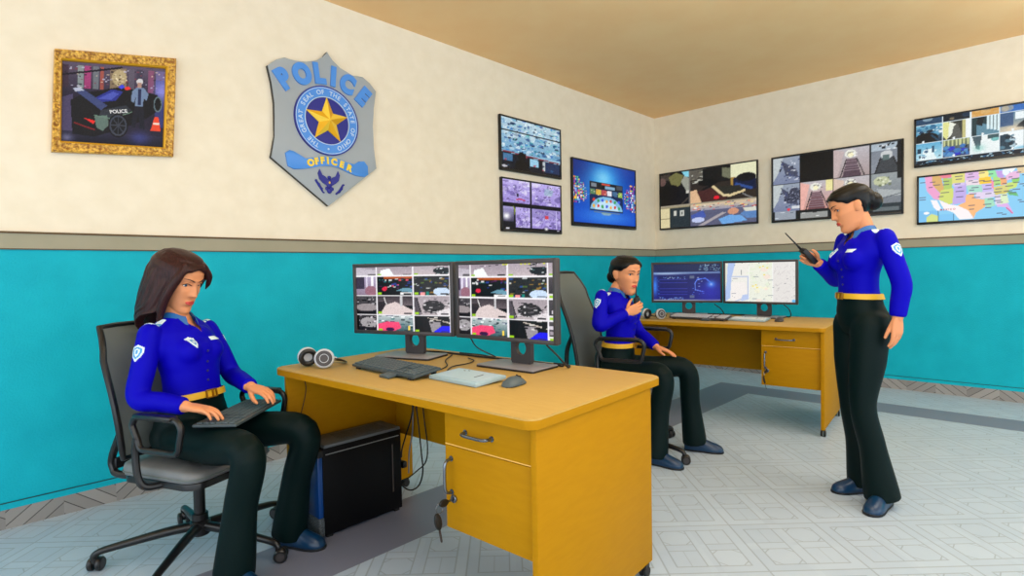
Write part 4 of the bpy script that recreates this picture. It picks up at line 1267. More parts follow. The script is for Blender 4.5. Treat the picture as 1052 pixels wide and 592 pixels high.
for d, mx, ang, lab in ((1, M1, D1[1], 'front desk'), (2, M2, D2[1], 'far desk')):
    key = SLATE if d == 1 else SILVER
    body = mat('keyboard_dark', (60, 72, 77), .45) if d == 1 else CHAR
    make_keyboard('%s keyboard lying on the %s before its left monitor' % ('dark slate' if d == 1 else 'grey', lab), W[d](.605 + .02 * (d - 1), .265), Matrix.Rotation(ang + R(-4), 3, 'Z'), key, body)
    make_pad('%s drawing tablet on the %s beside the mouse' % ('pale blue grey', lab), W[d](1.01, .325), ang + R(-3), mat('tablet_face_%d' % d, (176, 200, 212) if d == 1 else (222, 230, 238), .35))
    make_mouse('dark %s mouse on the %s right of the tablet' % ('slate' if d == 1 else 'grey', lab), W[d](1.235, .36), ang + R(4), None if d == 1 else CHAR)
    make_headphones('silver and black headphones lying on the %s corner of the %s' % ('left', lab), W[d](.178 + .085 * (d - 1), .123), ang + R(6))

z = .806
G1 = None
cable('black cable running along the back of the front desk between both monitors', [W[1](.20, .735, z), W[1](.32, .78, z), W[1](.5, .79, z), W[1](.66, .79, z), W[1](.80, .80, z), W[1](.93, .815, z), W[1](1.06, .81, z), W[1](1.16, .80, z)], .005)
cable('black cable drooping from the left side of the right monitor to the desk', [W[1](.66, .70, .914), W[1](.67, .74, .86), W[1](.72, .82, z), W[1](.60, .835, z), W[1](.45, .825, z)], .0035)
cable('black cable drooping from the right end of the right monitor', [W[1](1.14, .70, .914), W[1](1.18, .735, .86), W[1](1.20, .775, z + .004), W[1](1.17, .83, z), W[1](1.08, .835, z)], .0045)
cable('thin black cable looping behind the front desk keyboard', [W[1](.47, .75, z), W[1](.58, .60, z), W[1](.70, .50, z), W[1](.755, .40, z), W[1](.76, .31, z), W[1](.74, .28, z)], .0028)
cable('thin black cable crossing the desk to the tablet of the front desk', [W[1](.62, .72, z), W[1](.70, .68, z), W[1](.74, .60, z), W[1](.74, .50, z), W[1](.79, .42, z)], .0028)
cable('black cable lying across the back of the far desk', [W[2](.17, .79, z), W[2](.3, .815, z), W[2](.62, .83, z), W[2](.9, .83, z), W[2](1.14, .81, z)], .005)
cable('black cable drooping from the dashboard monitor', [W[2](.63, .63, .912), W[2](.668, .68, .87), W[2](.68, .74, .82), W[2](.64, .79, z), W[2](.56, .81, z)], .0045)
cable('black cable drooping from the street map monitor', [W[2](1.20, .69, .914), W[2](1.235, .73, .87), W[2](1.235, .77, z + .004), W[2](1.17, .79, z)], .0045)

# ------------------------------------------------------------------ tower under the front desk
def tower():
    o = W[1](.196, .31, 0)
    t = thing('computer_tower', 'black computer tower with blue front standing under the front desk', 'computer', o, D1[1] + R(-3))
    TB = mat('tower_black', (7, 7, 9), .5, 0, .15)
    TT = noise_mat('tower_vent', (34, 38, 42), (96, 104, 110), 260, .5, 0, 2)
    TBL = mat('tower_blue', (10, 62, 128), .3)
    w, d, h = .19, .44, .428
    MB().box((0, 0, h / 2 + .006), (w, d, h - .012), TB, .004).done('case', t)
    MB().box((0, .005, h + .004), (w - .006, d - .01, .02), mat('tower_top', (84, 90, 94), .5), .004).box((0, .03, h + .0145), (w * .6, d * .6, .002), TT).done('top_vent', t)
    f = MB().box((0, -d / 2 - .012, .245), (w - .006, .026, .29), TBL, .006).done('front_panel', t)
    MB().box((0, -d / 2 - .012, .405), (w, .028, .035), BLACK, .004).done('front_cap', t)
    MB().box((0, -d / 2 - .011, .055), (w, .026, .09), TT, .004).done('intake_grille', t)
    MB().box((w / 2 + .001, 0, h - .03), (.003, d - .03, .004), mat('tower_seam', (120, 122, 122), .4)).done('panel_seam', t)
    MB().box((w / 2 + .001, d / 2 - .055, .235), (.003, .005, .25), mat('tower_glint', (70, 62, 58), .25)).done('painted_glint', t)  # vertical shine on the glossy side, painted as a paler strip
    for sx in (-1, 1):
        for sy in (-1, 1):
            MB().box((sx * .075, sy * .19, .006), (.03, .03, .012), RUBBER, .002).done('foot', t)


tower()
hang = [('first black cord of the bundle hanging beneath the front desk, nearest the tower', [(.27, .64, .765), (.275, .635, .6), (.268, .63, .48), (.225, .62, .36), (.20, .61, .28), (.205, .60, .235)], .004),
        ('black cord beneath the front desk curling lowest above the floor', [(.30, .62, .765), (.315, .615, .6), (.345, .61, .44), (.375, .60, .30), (.39, .595, .20), (.36, .59, .12), (.29, .585, .08), (.22, .58, .10), (.195, .58, .16)], .004),
        ('black cord beneath the front desk hanging furthest from the tower', [(.32, .65, .765), (.335, .645, .6), (.36, .64, .45), (.385, .635, .33), (.375, .63, .24), (.31, .625, .18), (.245, .62, .13), (.21, .62, .11)], .0035),
        ('grey cord hanging straight beneath the front desk behind the black cords', [(.255, .655, .765), (.25, .655, .55), (.245, .65, .38), (.225, .64, .26), (.215, .64, .14)], .004)]
for i, (lab, pts, r) in enumerate(hang):
    cable(lab, [W[1](*p) for p in pts], r, name='hanging_cord', m=CABLE if i < 3 else mat('cable_grey', (128, 132, 140), .5))
t = thing('power_plug', 'black power plug hanging in the cords beside the tower', 'plug', W[1](.245, .575, .215), D1[1])
MB().box((0, 0, 0), (.05, .03, .036), BLACK, .008).done('plug_body', t)
MB().cyl((-.02, 0, 0), (-.055, 0, .006), .01, BLACK, r1=.005, n=12).done('cord_relief', t)
cable('thin black wire running down the left side panel of the front desk', [W[1](.082, .10, .765), W[1](.083, .12, .68), W[1](.082, .08, .52), W[1](.081, .05, .3), W[1](.081, .06, .15), W[1](.081, .085, .08)], .002, name='thin_wire')
t = thing('power_strip', 'white power strip on the floor between desk leg and tower', 'power strip', W[1](.012, .09, 0), D1[1])
MB().box((0, 0, .02), (.05, .16, .04), mat('strip_white', (214, 218, 222), .4), .005).done('strip_body', t)
for k in range(3):
    MB().cyl((0, -.05 + k * .045, .039), (0, -.05 + k * .045, .0415), .014, CHAR, n=16).done('socket', t)
# ------------------------------------------------------------------ swivel chairs
CHGREY = mat('chair_grey_leather', (116, 118, 119), .45, 0, .4, bump=(60, .08))
CHMESH = mat('chair_back_grey', (104, 112, 110), .5, 0, .35)
CHBLK = mat('chair_black', (20, 20, 22), .32, 0, .5)


def make_chair(label, loc, ang, seat_z, arm_z, back_z, half, rbase, leg0, arm_x, arm_len, back_w, lean, back_x):
    t = thing('office_chair', label, 'chair', loc, ang)
    for k in range(5):
        a = leg0 + 2 * math.pi * k / 5
        u = V((math.cos(a), math.sin(a), 0))
        p = lambda r, z: u * r + V((0, 0, z))
        leg = MB().tube([p(.03, .125), p(rbase * .35, .118), p(rbase * .72, .098), p(rbase * .93, .085), p(rbase * 1.0, .07), p(rbase * 1.005, .052)], [.021, .020, .0165, .0145, .013, .012], CHBLK, 12, k=4).done('base_leg', t)
        c = u * rbase
        w = V((-u.y, u.x, 0))
        rot = Matrix.Rotation(a + .5 + 1.3 * k, 3, 'Z')
        w = rot @ V((0, 1, 0)); f = rot @ V((1, 0, 0))
        mb = MB()
        cc = c + f * .012 + V((0, 0, .029))
        for s in (-1, 1):
            mb.cyl(cc + w * s * .007, cc + w * s * .027, .029, CHBLK, n=24, bev=.005)
        mb.cyl(cc + w * .0265, cc + w * .0278, .018, CHAR, n=20).cyl(cc - w * .0265, cc - w * .0278, .018, CHAR, n=20)
        mb.ell(cc + V((0, 0, .012)), (.024, .02, .022), CHBLK, nu=14, nv=8).cyl(c + V((0, 0, .04)), c + V((0, 0, .075)), .011, CHBLK)
        mb.done('caster', leg)
    mb = MB().cyl((0, 0, .085), (0, 0, .15), .042, CHBLK, n=28, bev=.006).cyl((0, 0, .15), (0, 0, .185), .034, CHBLK, n=28, bev=.004)
    mb.cyl((0, 0, .18), (0, 0, seat_z - .105), .024, CHBLK, n=24)
    mb.done('gas_column', t)
    MB().box((.0, 0, seat_z - .095), (.2, .17, .04), CHBLK, .012).done('tilt_mechanism', t)
    # cushion: rounded slab with a soft waterfall front
    hw = half - .055
    I = Matrix.Identity(4)
    outline = rrect(-.215, -hw, .235, hw, .07, 8)
    MB().prism([(x, y) for x, y in rrect(-.21, -hw + .008, .228, hw - .008, .07, 8)], CHBLK, I, seat_z - .082, seat_z - .055, bev=.004).done('seat_pan', t)
    mb = MB()
    rings = []
    for sc, z in ((.93, -.056), (.985, -.05), (1.0, -.036), (1.0, -.022), (.985, -.008), (.94, -.001), (.6, .0), (.2, -.002)):
        rings.append([V((.01 + (x - .01) * sc, y * sc, seat_z + z - (.010 * max(0, (x - .12) / .1) ** 2 if z > -.03 else 0))) for x, y in outline])
    mb.rings(rings, CHGREY)
    seat = mb.done('seat_cushion', t, ang=60)
    MB().tube([V((.01 + (x - .01) * 1.004, y * 1.004, seat_z - .036)) for x, y in outline], .0035, CHMESH, 6, closed=True).done('seat_piping', seat)
    # backrest: curved shell leaning back, top edge rolled rearwards
    zb, H = seat_z + .03, back_z - seat_z - .03
    prof = []
    for k in range(13):
        f = k / 12
        x = back_x - lean * f + .035 * math.sin(math.pi * min(1, f * 1.3)) - (.05 * max(0, f - .86) / .14 if f > .86 else 0)
        prof.append((x, zb + H * f, back_w * (.9 + .16 * math.sin(math.pi * (.15 + .75 * f))) * (1 - .10 * max(0, f - .8) / .2)))
    rings = []
    for x, z, hwid in prof:
        rr = []
        for k in range(15):
            v = -1 + 2 * k / 14
            rr.append(V((x - .035 * (1 - v * v), v * hwid, z)))
        back = [p + V((-.018, 0, 0)) for p in reversed(rr)]
        rings.append(rr + back)
    MB().rings(rings, CHMESH).done('backrest', t, ang=50)
    edge = [V((x - .009, hwid, z)) for x, z, hwid in prof]
    edge2 = [V((x - .009, -hwid, z)) for x, z, hwid in reversed(prof)]
    topx, topz, topw = prof[-1]
    arc = [V((topx - .009 - .035 * (1 - v * v), v * topw, topz + .004)) for v in (.6, .2, -.2, -.6)]
    bx, bz, bw = prof[0]
    arcb = [V((bx - .009 - .035 * (1 - v * v), v * bw, bz - .004)) for v in (-.6, -.2, .2, .6)]
    MB().tube(edge + arc + edge2 + arcb, .013, CHBLK, 10, closed=True).done('back_frame', t)
    # rear support: a bent flat bracket joining back and seat
    mb = MB()
    for s in (-1, 1):
        y = s * .15
        xm = prof[5][0] - .045
        pts = [V((xm - .005, y, prof[5][1])), V((xm - .05, y, prof[3][1])), V((-.335, y, seat_z + .0)), V((-.335, y, seat_z - .06)), V((-.29, y, seat_z - .085)), V((-.08, y * .75, seat_z - .09))]
        mb.tube(pts, .016, CHBLK, 10, k=5)
    mb.box((-.325, 0, seat_z - .04), (.02, .30, .05), CHBLK, .006)
    mb.done('back_support', t)
    for s in (-1, 1):
        y = s * half
        x0, x1 = arm_x, arm_x + arm_len
        zt, zl = arm_z, arm_z - .135
        pts = []
        for cx, cz, a0 in ((x1 - .04, zt - .04, 90), (x1 - .045, zl + .03, 0), (x0 + .05, zl + .03, -90), (x0 + .03, zt - .04, -180)):
            for q in range(5):
                a = R(a0 - 90 * q / 4)
                rr = .04 if cz > zl + .05 else .03
                pts.append(V((cx + rr * math.cos(a), y, cz + rr * math.sin(a))))
        mb = MB()
        mb.tube(pts, .0125, CHBLK, 10, flat=1.0, up=(0, 1, 0), closed=True)
        mb.tube([V((x0 + .012, y, zl + .05)), V((x0 + .0, y, zl - .01)), V((x0 + .01, y, seat_z - .02)), V((x0 + .03, y - s * .02, seat_z - .065)), V((x0 + .06, y - s * .10, seat_z - .072))], .0145, CHBLK, 10, k=5)
        arm = mb.done('armrest', t)
        MB().box(((x0 + x1) / 2 - .01, y, zt + .006), (arm_len - .05, .042, .018), CHBLK, .007).done('arm_pad', arm)
    return t


C1 = (V((-5.835, -1.005, 0)), R(-66.4))
C2 = (V((-3.36, -1.63, 0)), R(-76))
make_chair('grey office chair of the long haired officer at the left', C1[0], C1[1], .462, .69, 1.035, .275, .40, R(-59.5) - C1[1], -.01, .26, .24, .11, -.135)
make_chair('taller grey office chair of the officer between the two desks', C2[0], C2[1], .462, .805, 1.225, .335, .465, R(-90) - C2[1], -.04, .31, .235, .17, -.205)
# ------------------------------------------------------------------ people
SKIN = mat('skin', (222, 148, 102), .48, 0, .35)
SKIN.node_tree.nodes['Principled BSDF'].inputs['Subsurface Weight'].default_value = 0.0
SHIRT = mat('shirt_royal_blue', (8, 2, 176), .55, 0, .08)
COLLAR = mat('collar_steel_blue', (28, 98, 166), .5)
TROUSER = mat('trousers_dark_green', (3, 22, 22), .5, 0, .12)
SHOE = mat('shoe_navy', (8, 50, 84), .3, 0, .5)
SOLE = mat('shoe_sole', (12, 14, 18), .6)
BELT = mat('belt_yellow', (226, 176, 34), .45)
BUCKLE = mat('belt_buckle', (150, 104, 16), .3, .5)
PATCHW = mat('patch_white', (214, 232, 244), .5)
PATCHB = mat('patch_blue', (64, 150, 216), .5)
BUTTON = mat('button', (22, 20, 110), .4)
HAIRB = noise_mat('hair_brown', (36, 15, 15), (58, 26, 25), 30, .42, .12, 3, spec=.25, stretch=(6, 6, .6))
HAIRK = noise_mat('hair_black', (4, 4, 5), (14, 14, 16), 30, .34, .12, 3, spec=.25, stretch=(6, 6, .6))
EYEW = mat('eye_white', (236, 236, 232), .25)
IRIS = mat('iris_blue', (58, 92, 120), .2)
PUPIL = mat('pupil', (8, 8, 10), .2)
BROW = mat('eyebrow', (54, 28, 20), .7)
LIP = mat('lips', (206, 74, 66), .35)


def lerp(a, b, t):
    return a + (b - a) * t


def limb(mb, pts, rads, m=None, n=22, k=6, caps=(True, True), flat=1.0, up=None):
    pts = [V(p) for p in pts]
    q = catmull(pts, k) if len(pts) > 2 else [pts[0].lerp(pts[1], i / k) for i in range(k + 1)]
    seg = len(pts) - 1
    rr = []
    for i in range(len(q)):
        f = i / (len(q) - 1) * seg
        a = min(int(f), seg - 1)
        t = f - a
        t = t * t * (3 - 2 * t) * .5 + t * .5
        rr.append(lerp(rads[a], rads[a + 1], t))
    P, Rr = list(q), list(rr)
    if caps[0]:
        d = (q[0] - q[1]).normalized()
        for s in (.5, .85, .985):
            P.insert(0, q[0] + d * rr[0] * s); Rr.insert(0, rr[0] * math.sqrt(1 - s * s) + 1e-4)
    if caps[1]:
        d = (q[-1] - q[-2]).normalized()
        for s in (.5, .85, .985):
            P.append(q[-1] + d * rr[-1] * s); Rr.append(rr[-1] * math.sqrt(1 - s * s) + 1e-4)
    mb.tube(P, Rr, m or SKIN, n, flat=flat, up=up)


def fuse(mb, voxel, smooth, m, name, soft=False):
    """One continuous closed surface from overlapping volumes."""
    me = mb.mesh(name + '_raw')
    o = bpy.data.objects.new(name + '_raw', me)
    COL.objects.link(o)
    md = o.modifiers.new('r', 'REMESH')
    md.mode = 'VOXEL'; md.voxel_size = voxel; md.adaptivity = 0
    dg = bpy.context.evaluated_depsgraph_get(); dg.update()
    out = bpy.data.meshes.new_from_object(o.evaluated_get(dg))
    bpy.data.objects.remove(o); bpy.data.meshes.remove(me)
    n = len(out.vertices)
    co = np.empty(n * 3, np.float32); out.vertices.foreach_get('co', co); co = co.reshape(-1, 3)
    e = np.empty(len(out.edges) * 2, np.int32); out.edges.foreach_get('vertices', e); e = e.reshape(-1, 2)
    deg = np.bincount(e.ravel(), minlength=n).astype(np.float32)[:, None]
    for i in range(smooth):
        acc = np.zeros_like(co)
        for ax in range(3):
            acc[:, ax] = np.bincount(e[:, 0], co[e[:, 1], ax], n) + np.bincount(e[:, 1], co[e[:, 0], ax], n)
        lap = acc / np.maximum(deg, 1) - co
        co = co + lap * (.6 if soft or i % 2 == 0 else -.5)
    out.vertices.foreach_set('co', co.ravel())
    out.materials.clear(); out.materials.append(m)
    out.polygons.foreach_set('material_index', np.zeros(len(out.polygons), np.int32))
    out.shade_smooth()
    out.update()
    return out


# ---- head
HT = [(-.116, .070, .020, .012), (-.108, .083, .004, .026), (-.095, .087, -.012, .035), (-.075, .086, -.032, .0445), (-.05, .088, -.055, .053), (-.03, .0885, -.07, .060), (-.01, .088, -.083, .067),
      (.015, .085, -.093, .070), (.04, .088, -.1, .073), (.065, .086, -.1, .073), (.085, .076, -.09, .067), (.1, .058, -.072, .053), (.11, .034, -.05, .034), (.116, .004, -.02, .010)]


def htab(z):
    z = max(-.116, min(.116, z))
    for (z0, *a), (z1, *b) in zip(HT[:-1], HT[1:]):
        if z <= z1:
            t = (z - z0) / (z1 - z0)
            return [lerp(p, q, t) for p, q in zip(a, b)]
    return HT[-1][1:]


def face_add(y, z):
    g = lambda c, s: math.exp(-((c) / s) ** 2)
    d = 0
    # nose: bridge to tip to base
    if z > -.022:
        n = lerp(.021, .004, max(0, min(1, (z + .016) / .05)))
        if z > .045:
            n = 0
    else:
        n = .021 * max(0, 1 - (-.022 - z) / .009)
    d += n * g(y, lerp(.0115, .008, max(0, min(1, (z + .02) / .05))))
    d += .006 * g(abs(y) - .011, .006) * g(z + .019, .007)
    d -= .0085 * g(abs(y) - .029, .015) * g(z - .017, .011)
    d += .0035 * g(abs(y) - .026, .02) * g(z - .041, .008)
    d += .005 * g(y, .022) * (g(z + .047, .0055) + 1.1 * g(z + .0575, .006)) - .003 * g(y, .02) * g(z + .0522, .0022)
    d -= .003 * g(y, .02) * g(z + .071, .007)
    d += .005 * g(y, .02) * g(z + .092, .014)
    d += .003 * g(abs(y) - .045, .018) * g(z + .012, .02)
    return d


def hfront(y, z):
    f, b, w = htab(z)
    s = max(0, 1 - (abs(y) / w) ** 2.25)
    return (f + b) / 2 + (f - b) / 2 * s ** (1 / 2.25) + face_add(y, z)


def head_point(t, z, grow=0.0):
    f, b, w = htab(z)
    c, s = math.cos(t), math.sin(t)
    pw = 2 / 2.25
    x = (f + b) / 2 + ((f - b) / 2 + grow) * math.copysign(abs(c) ** pw, c)
    y = (w + grow) * math.copysign(abs(s) ** pw, s)
    if c > 0 and grow == 0:
        x += face_add(y, z)
    return V((x, y, z))


def head_volume(mb, M):
    rings = []
    for i in range(70):
        z = -.116 + .232 * i / 69
        rings.append([M @ head_point(2 * math.pi * k / 72, z) for k in range(72)])
    mb.rings(rings, SKIN)
    for s in (-1, 1):      # ears
        rot = Matrix.Rotation(s * R(-22), 3, 'Z') @ Matrix.Rotation(R(-10), 3, 'Y')
        c = V((-.008, s * .0735, .004))
        mb.ell(M @ c, (.018, .0075, .031), SKIN, rot=M.to_3x3() @ rot, nu=18, nv=12)
        mb.ell(M @ (c + V((-.004, s * .004, .006))), (.016, .006, .022), SKIN, rot=M.to_3x3() @ rot, nu=18, nv=12)


def face_features(mb, M, brow_tilt=.0, lids=.5):
    for s in (-1, 1):
        ey, ez = s * .0295, .0165
        ex = hfront(ey, ez)
        nrm = Matrix.Rotation(s * R(16), 3, 'Z')
        RM = M.to_3x3() @ nrm
        mb.ell(M @ V((ex - .0035, ey, ez)), (.0062, .0135, .0072), EYEW, rot=RM, nu=20, nv=12)
        gx = nrm @ V((.0012, 0, 0))
        mb.ell(M @ (V((ex - .0005, ey, ez - .0005)) + gx), (.0034, .0062, .0066), IRIS, rot=RM, nu=16, nv=10)
        mb.ell(M @ (V((ex + .0016, ey, ez - .0005)) + gx), (.0020, .003, .0032), PUPIL, rot=RM, nu=12, nv=8)
        lash, lid2, br = [], [], []
        for k in range(9):
            f = -1 + 2 * k / 8
            y = ey + .0155 * f
            lash.append(M @ V((hfront(y, ez + .006) + .0022, y, ez + .0005 + .0072 * (1 - f * f) - .001 * s * f)))
            lid2.append(M @ V((hfront(y, ez + .009) + .0016, y, ez + .0045 + .0085 * (1 - f * f))))
            yb = s * (.011 + .036 * k / 8)
            zb = .0375 + .0055 * math.sin(math.pi * (k / 8) * .85) + brow_tilt * (k / 8 - .25)
            br.append(M @ V((hfront(yb, zb) + .0012, yb, zb)))
        mb.tube(lash, [.0008, .0014, .0017, .0018, .0018, .0018, .0017, .0014, .0008], PUPIL, 6)
        mb.tube(lid2, [.001, .0026, .0032, .0034, .0034, .0034, .0032, .0026, .001], SKIN, 8)
        mb.tube(br, [.0028, .0034, .0036, .0034, .0032, .0029, .0025, .002, .001], BROW, 8, flat=.55)
    for z0, amp, rad in ((-.0475, .0022, .0042), (-.0575, -.003, .0050)):
        pts = []
        for k in range(11):
            f = -1 + 2 * k / 10
            y = .0215 * f
            z = lerp(z0, -.0522, f * f) + amp * 0
            if z0 > -.05:
                z -= .0012 * math.exp(-(f / .18) ** 2)
            pts.append(M @ V((hfront(y, z) - .0005, y, z)))
        mb.tube(pts, [max(.0006, rad * math.sqrt(max(0, 1 - (-1 + k / 5) ** 2))) for k in range(11)], LIP, 8)


def hair_shell(mb, M, m, hairline, ztop=.1215, off=.013, inset=.012, steps=26, na=72):
    """Closed cap over the skull; hairline(t) gives the lower edge height at azimuth t (0 = face)."""
    outer, inner = [], []
    for j in range(steps + 1):
        v = j / steps
        ro, ri = [], []
        for k in range(na):
            t = 2 * math.pi * k / na
            tt = (t + math.pi) % (2 * math.pi) - math.pi
            zl = hairline(tt)
            z = ztop - (ztop - zl) * v
            g = off * (1 - .75 * max(0, (v - .72) / .28) ** 2)
            zz = min(z, .1155)
            ex = max(0, z - .1155)
            p = head_point(t, zz, 1e-5 + g)
            if z > .104:
                sc = math.sqrt(max(.0, 1 - ((z - .104) / (ztop + .0005 - .104)) ** 2))
                q = head_point(t, .104, 1e-5 + off)
                p = V((-.02 + (q.x + .02) * sc, q.y * sc, z))
            p.z = z
            ro.append(M @ p)
            c = V((-.01, 0, z * .8))
            d = (c - p)
            ri.append(M @ (p + d.normalized() * inset))
        outer.append(ro); inner.append(ri)
    rings = list(reversed(inner)) + outer
    # inner crown -> inner edge -> outer edge -> outer crown
    rings = inner + list(reversed(outer))
    mb.rings(rings, m)


# ---- hands
def hand(mb, Wp, X, Nn, right, curls, spread=.0, thumb=(.55, .75, -.35), tcurl=.35, s=1.0, m=None):
    """Palm and five fingers. X: along the fingers, Nn: back of the hand."""
    X = V(X).normalized(); Nn = V(Nn); Nn = (Nn - X * Nn.dot(X)).normalized()
    Y = Nn.cross(X)
    if not right:
        Y = -Y
    Wp = V(Wp)
    P = lambda x, y, n: Wp + (X * x + Y * y + Nn * n) * s
    rings = []
    for x, hw, hn, yo in ((-.03, .026, .020, 0), (-.01, .026, .0185, 0), (.01, .030, .0175, .001), (.03, .036, .0165, .001), (.055, .0385, .015, 0), (.075, .039, .0135, 0), (.088, .036, .0105, 0), (.095, .028, .006, 0)):
        rings.append([P(x, yo + hw * math.copysign(abs(math.cos(a)) ** .8, math.cos(a)), hn * math.copysign(abs(math.sin(a)) ** .8, math.sin(a))) for a in [2 * math.pi * k / 24 for k in range(24)]])
    mb.rings(rings, SKIN)
    base = [(.084, .0295), (.089, .0100), (.086, -.0100), (.078, -.0285)]
    lens = [.070, .078, .072, .056]
    rad = [.0085, .0088, .0084, .0074]
    for i in range(4):
        c = curls[i] if isinstance(curls[0], (tuple, list)) else curls
        sp = spread * (1.5 - i)
        d = X * math.cos(sp) + Y * math.sin(sp)
        pts = [P(base[i][0] - .014, base[i][1], 0), P(base[i][0], base[i][1], .0005)]
        a = 0
        for q, f in enumerate((.45, .31, .24)):
            a += c[q]
            pts.append(pts[-1] + (d * math.cos(a) - Nn * math.sin(a)) * lens[i] * f * s)
        r = rad[i] * s
        limb(mb, pts, [r * 1.0, r * 1.05, r * .98, r * .9, r * .74], k=4, n=14)
    d1 = (X * thumb[0] + Y * thumb[1] + Nn * thumb[2]).normalized()
    p0 = P(.014, .016, -.004)
    p1 = p0 + d1 * .040 * s
    d2 = (d1 + X * tcurl).normalized()
    p2 = p1 + d2 * .032 * s
    d3 = (d2 + X * tcurl - Y * tcurl * .3).normalized()
    p3 = p2 + d3 * .026 * s
    limb(mb, [p0, p1, p2, p3], [.0145 * s, .0118 * s, .0100 * s, .0078 * s], k=4, n=14)


def shoe(name, ankle, dirv, parent, zg=0.0):
    """Low boot: sole on the floor, rounded toe, ankle opening inside the trouser hem."""
    d = V((dirv[0], dirv[1], 0)).normalized(); w = V((-d.y, d.x, 0))
    o = V((ankle[0], ankle[1], zg))
    rings, srings = [], []
    prof = [(-.078, .020, .075), (-.074, .030, .085), (-.05, .036, .098), (-.01, .038, .104), (.03, .039, .098), (.07, .043, .080), (.105, .046, .066), (.135, .043, .057), (.158, .033, .046), (.170, .018, .032), (.173, .006, .022)]
    for x, hw, h in prof:
        rr = []
        for k in range(24):
            a = 2 * math.pi * k / 24
            c, s = math.cos(a), math.sin(a)
            hh = h if s > 0 else .012
            y = hw * math.copysign(abs(c) ** (.75 if s < 0 else 1.0), c)
            rr.append(o + d * x + w * y + V((0, 0, .014 + (hh - .014) * max(s, 0) ** .9 - .008 * max(-s, 0))))
        rings.append(rr)
        srings.append([o + d * (x * 1.015) + w * (hw * 1.06 * math.cos(a)) + V((0, 0, .007 + .007 * math.copysign(abs(math.sin(a)) ** .3, math.sin(a)))) for a in [2 * math.pi * k / 24 for k in range(24)]])
    sh = MB().rings(rings, SHOE).done(name, parent, ang=70)
    MB().rings(srings, SOLE).done('sole', sh, ang=50)
    return sh


def bvh_of(me):
    return BVHTree.FromPolygons([v.co for v in me.vertices], [tuple(p.vertices) for p in me.polygons])


def decal(name, parent, bvh, c, nrm, up, shapes, size, cells=22, lift=.003):
    """Thin badge that follows the cloth: shapes = [(polygon in -1..1, material)] later ones on top."""
    nrm = V(nrm).normalized(); up = V(up); up = (up - nrm * up.dot(nrm)).normalized(); rt = up.cross(nrm)
    c = V(c)
    mb = MB(); bm = mb.bm
    hit = {}

    def vert(i, j):
        if (i, j) not in hit:
            u, v = -1 + 2 * i / cells, -1 + 2 * j / cells
            o = c + rt * u * size[0] + up * v * size[1]
            h = bvh.ray_cast(o + nrm * .12, -nrm, .3)
            p = h[0] + nrm * lift if h[0] is not None else o
            hit[(i, j)] = bm.verts.new(p)
        return hit[(i, j)]

    def inside(pts, x, y):
        r = False; k = len(pts) - 1
        for q in range(len(pts)):
            (xi, yi), (xk, yk) = pts[q], pts[k]
            if (yi > y) != (yk > y) and x < (xk - xi) * (y - yi) / (yk - yi) + xi:
                r = not r
            k = q
        return r
    for i in range(cells):
        for j in range(cells):
            x, y = -1 + 2 * (i + .5) / cells, -1 + 2 * (j + .5) / cells
            m = None
            for pts, mm in shapes:
                if inside(pts, x, y):
                    m = mm
            if m is not None:
                f = bm.faces.new((vert(i, j), vert(i + 1, j), vert(i + 1, j + 1), vert(i, j + 1)))
                f.material_index = mb.mi(m)
    ext = bmesh.ops.extrude_face_region(bm, geom=list(bm.faces))
    for v in [g for g in ext['geom'] if isinstance(g, bmesh.types.BMVert)]:
        v.co -= nrm * (lift + .002)
    return mb.done(name, parent, ang=40)


SHIELD = [(-.95, .7), (-.55, .8), (0, 1), (.55, .8), (.95, .7), (.9, .1), (.6, -.5), (0, -1), (-.6, -.5), (-.9, .1)]
sc_ = lambda pts, k, dx=0, dy=0: [(x * k + dx, y * k + dy) for x, y in pts]
RECT = [(-1, -1), (1, -1), (1, 1), (-1, 1)]


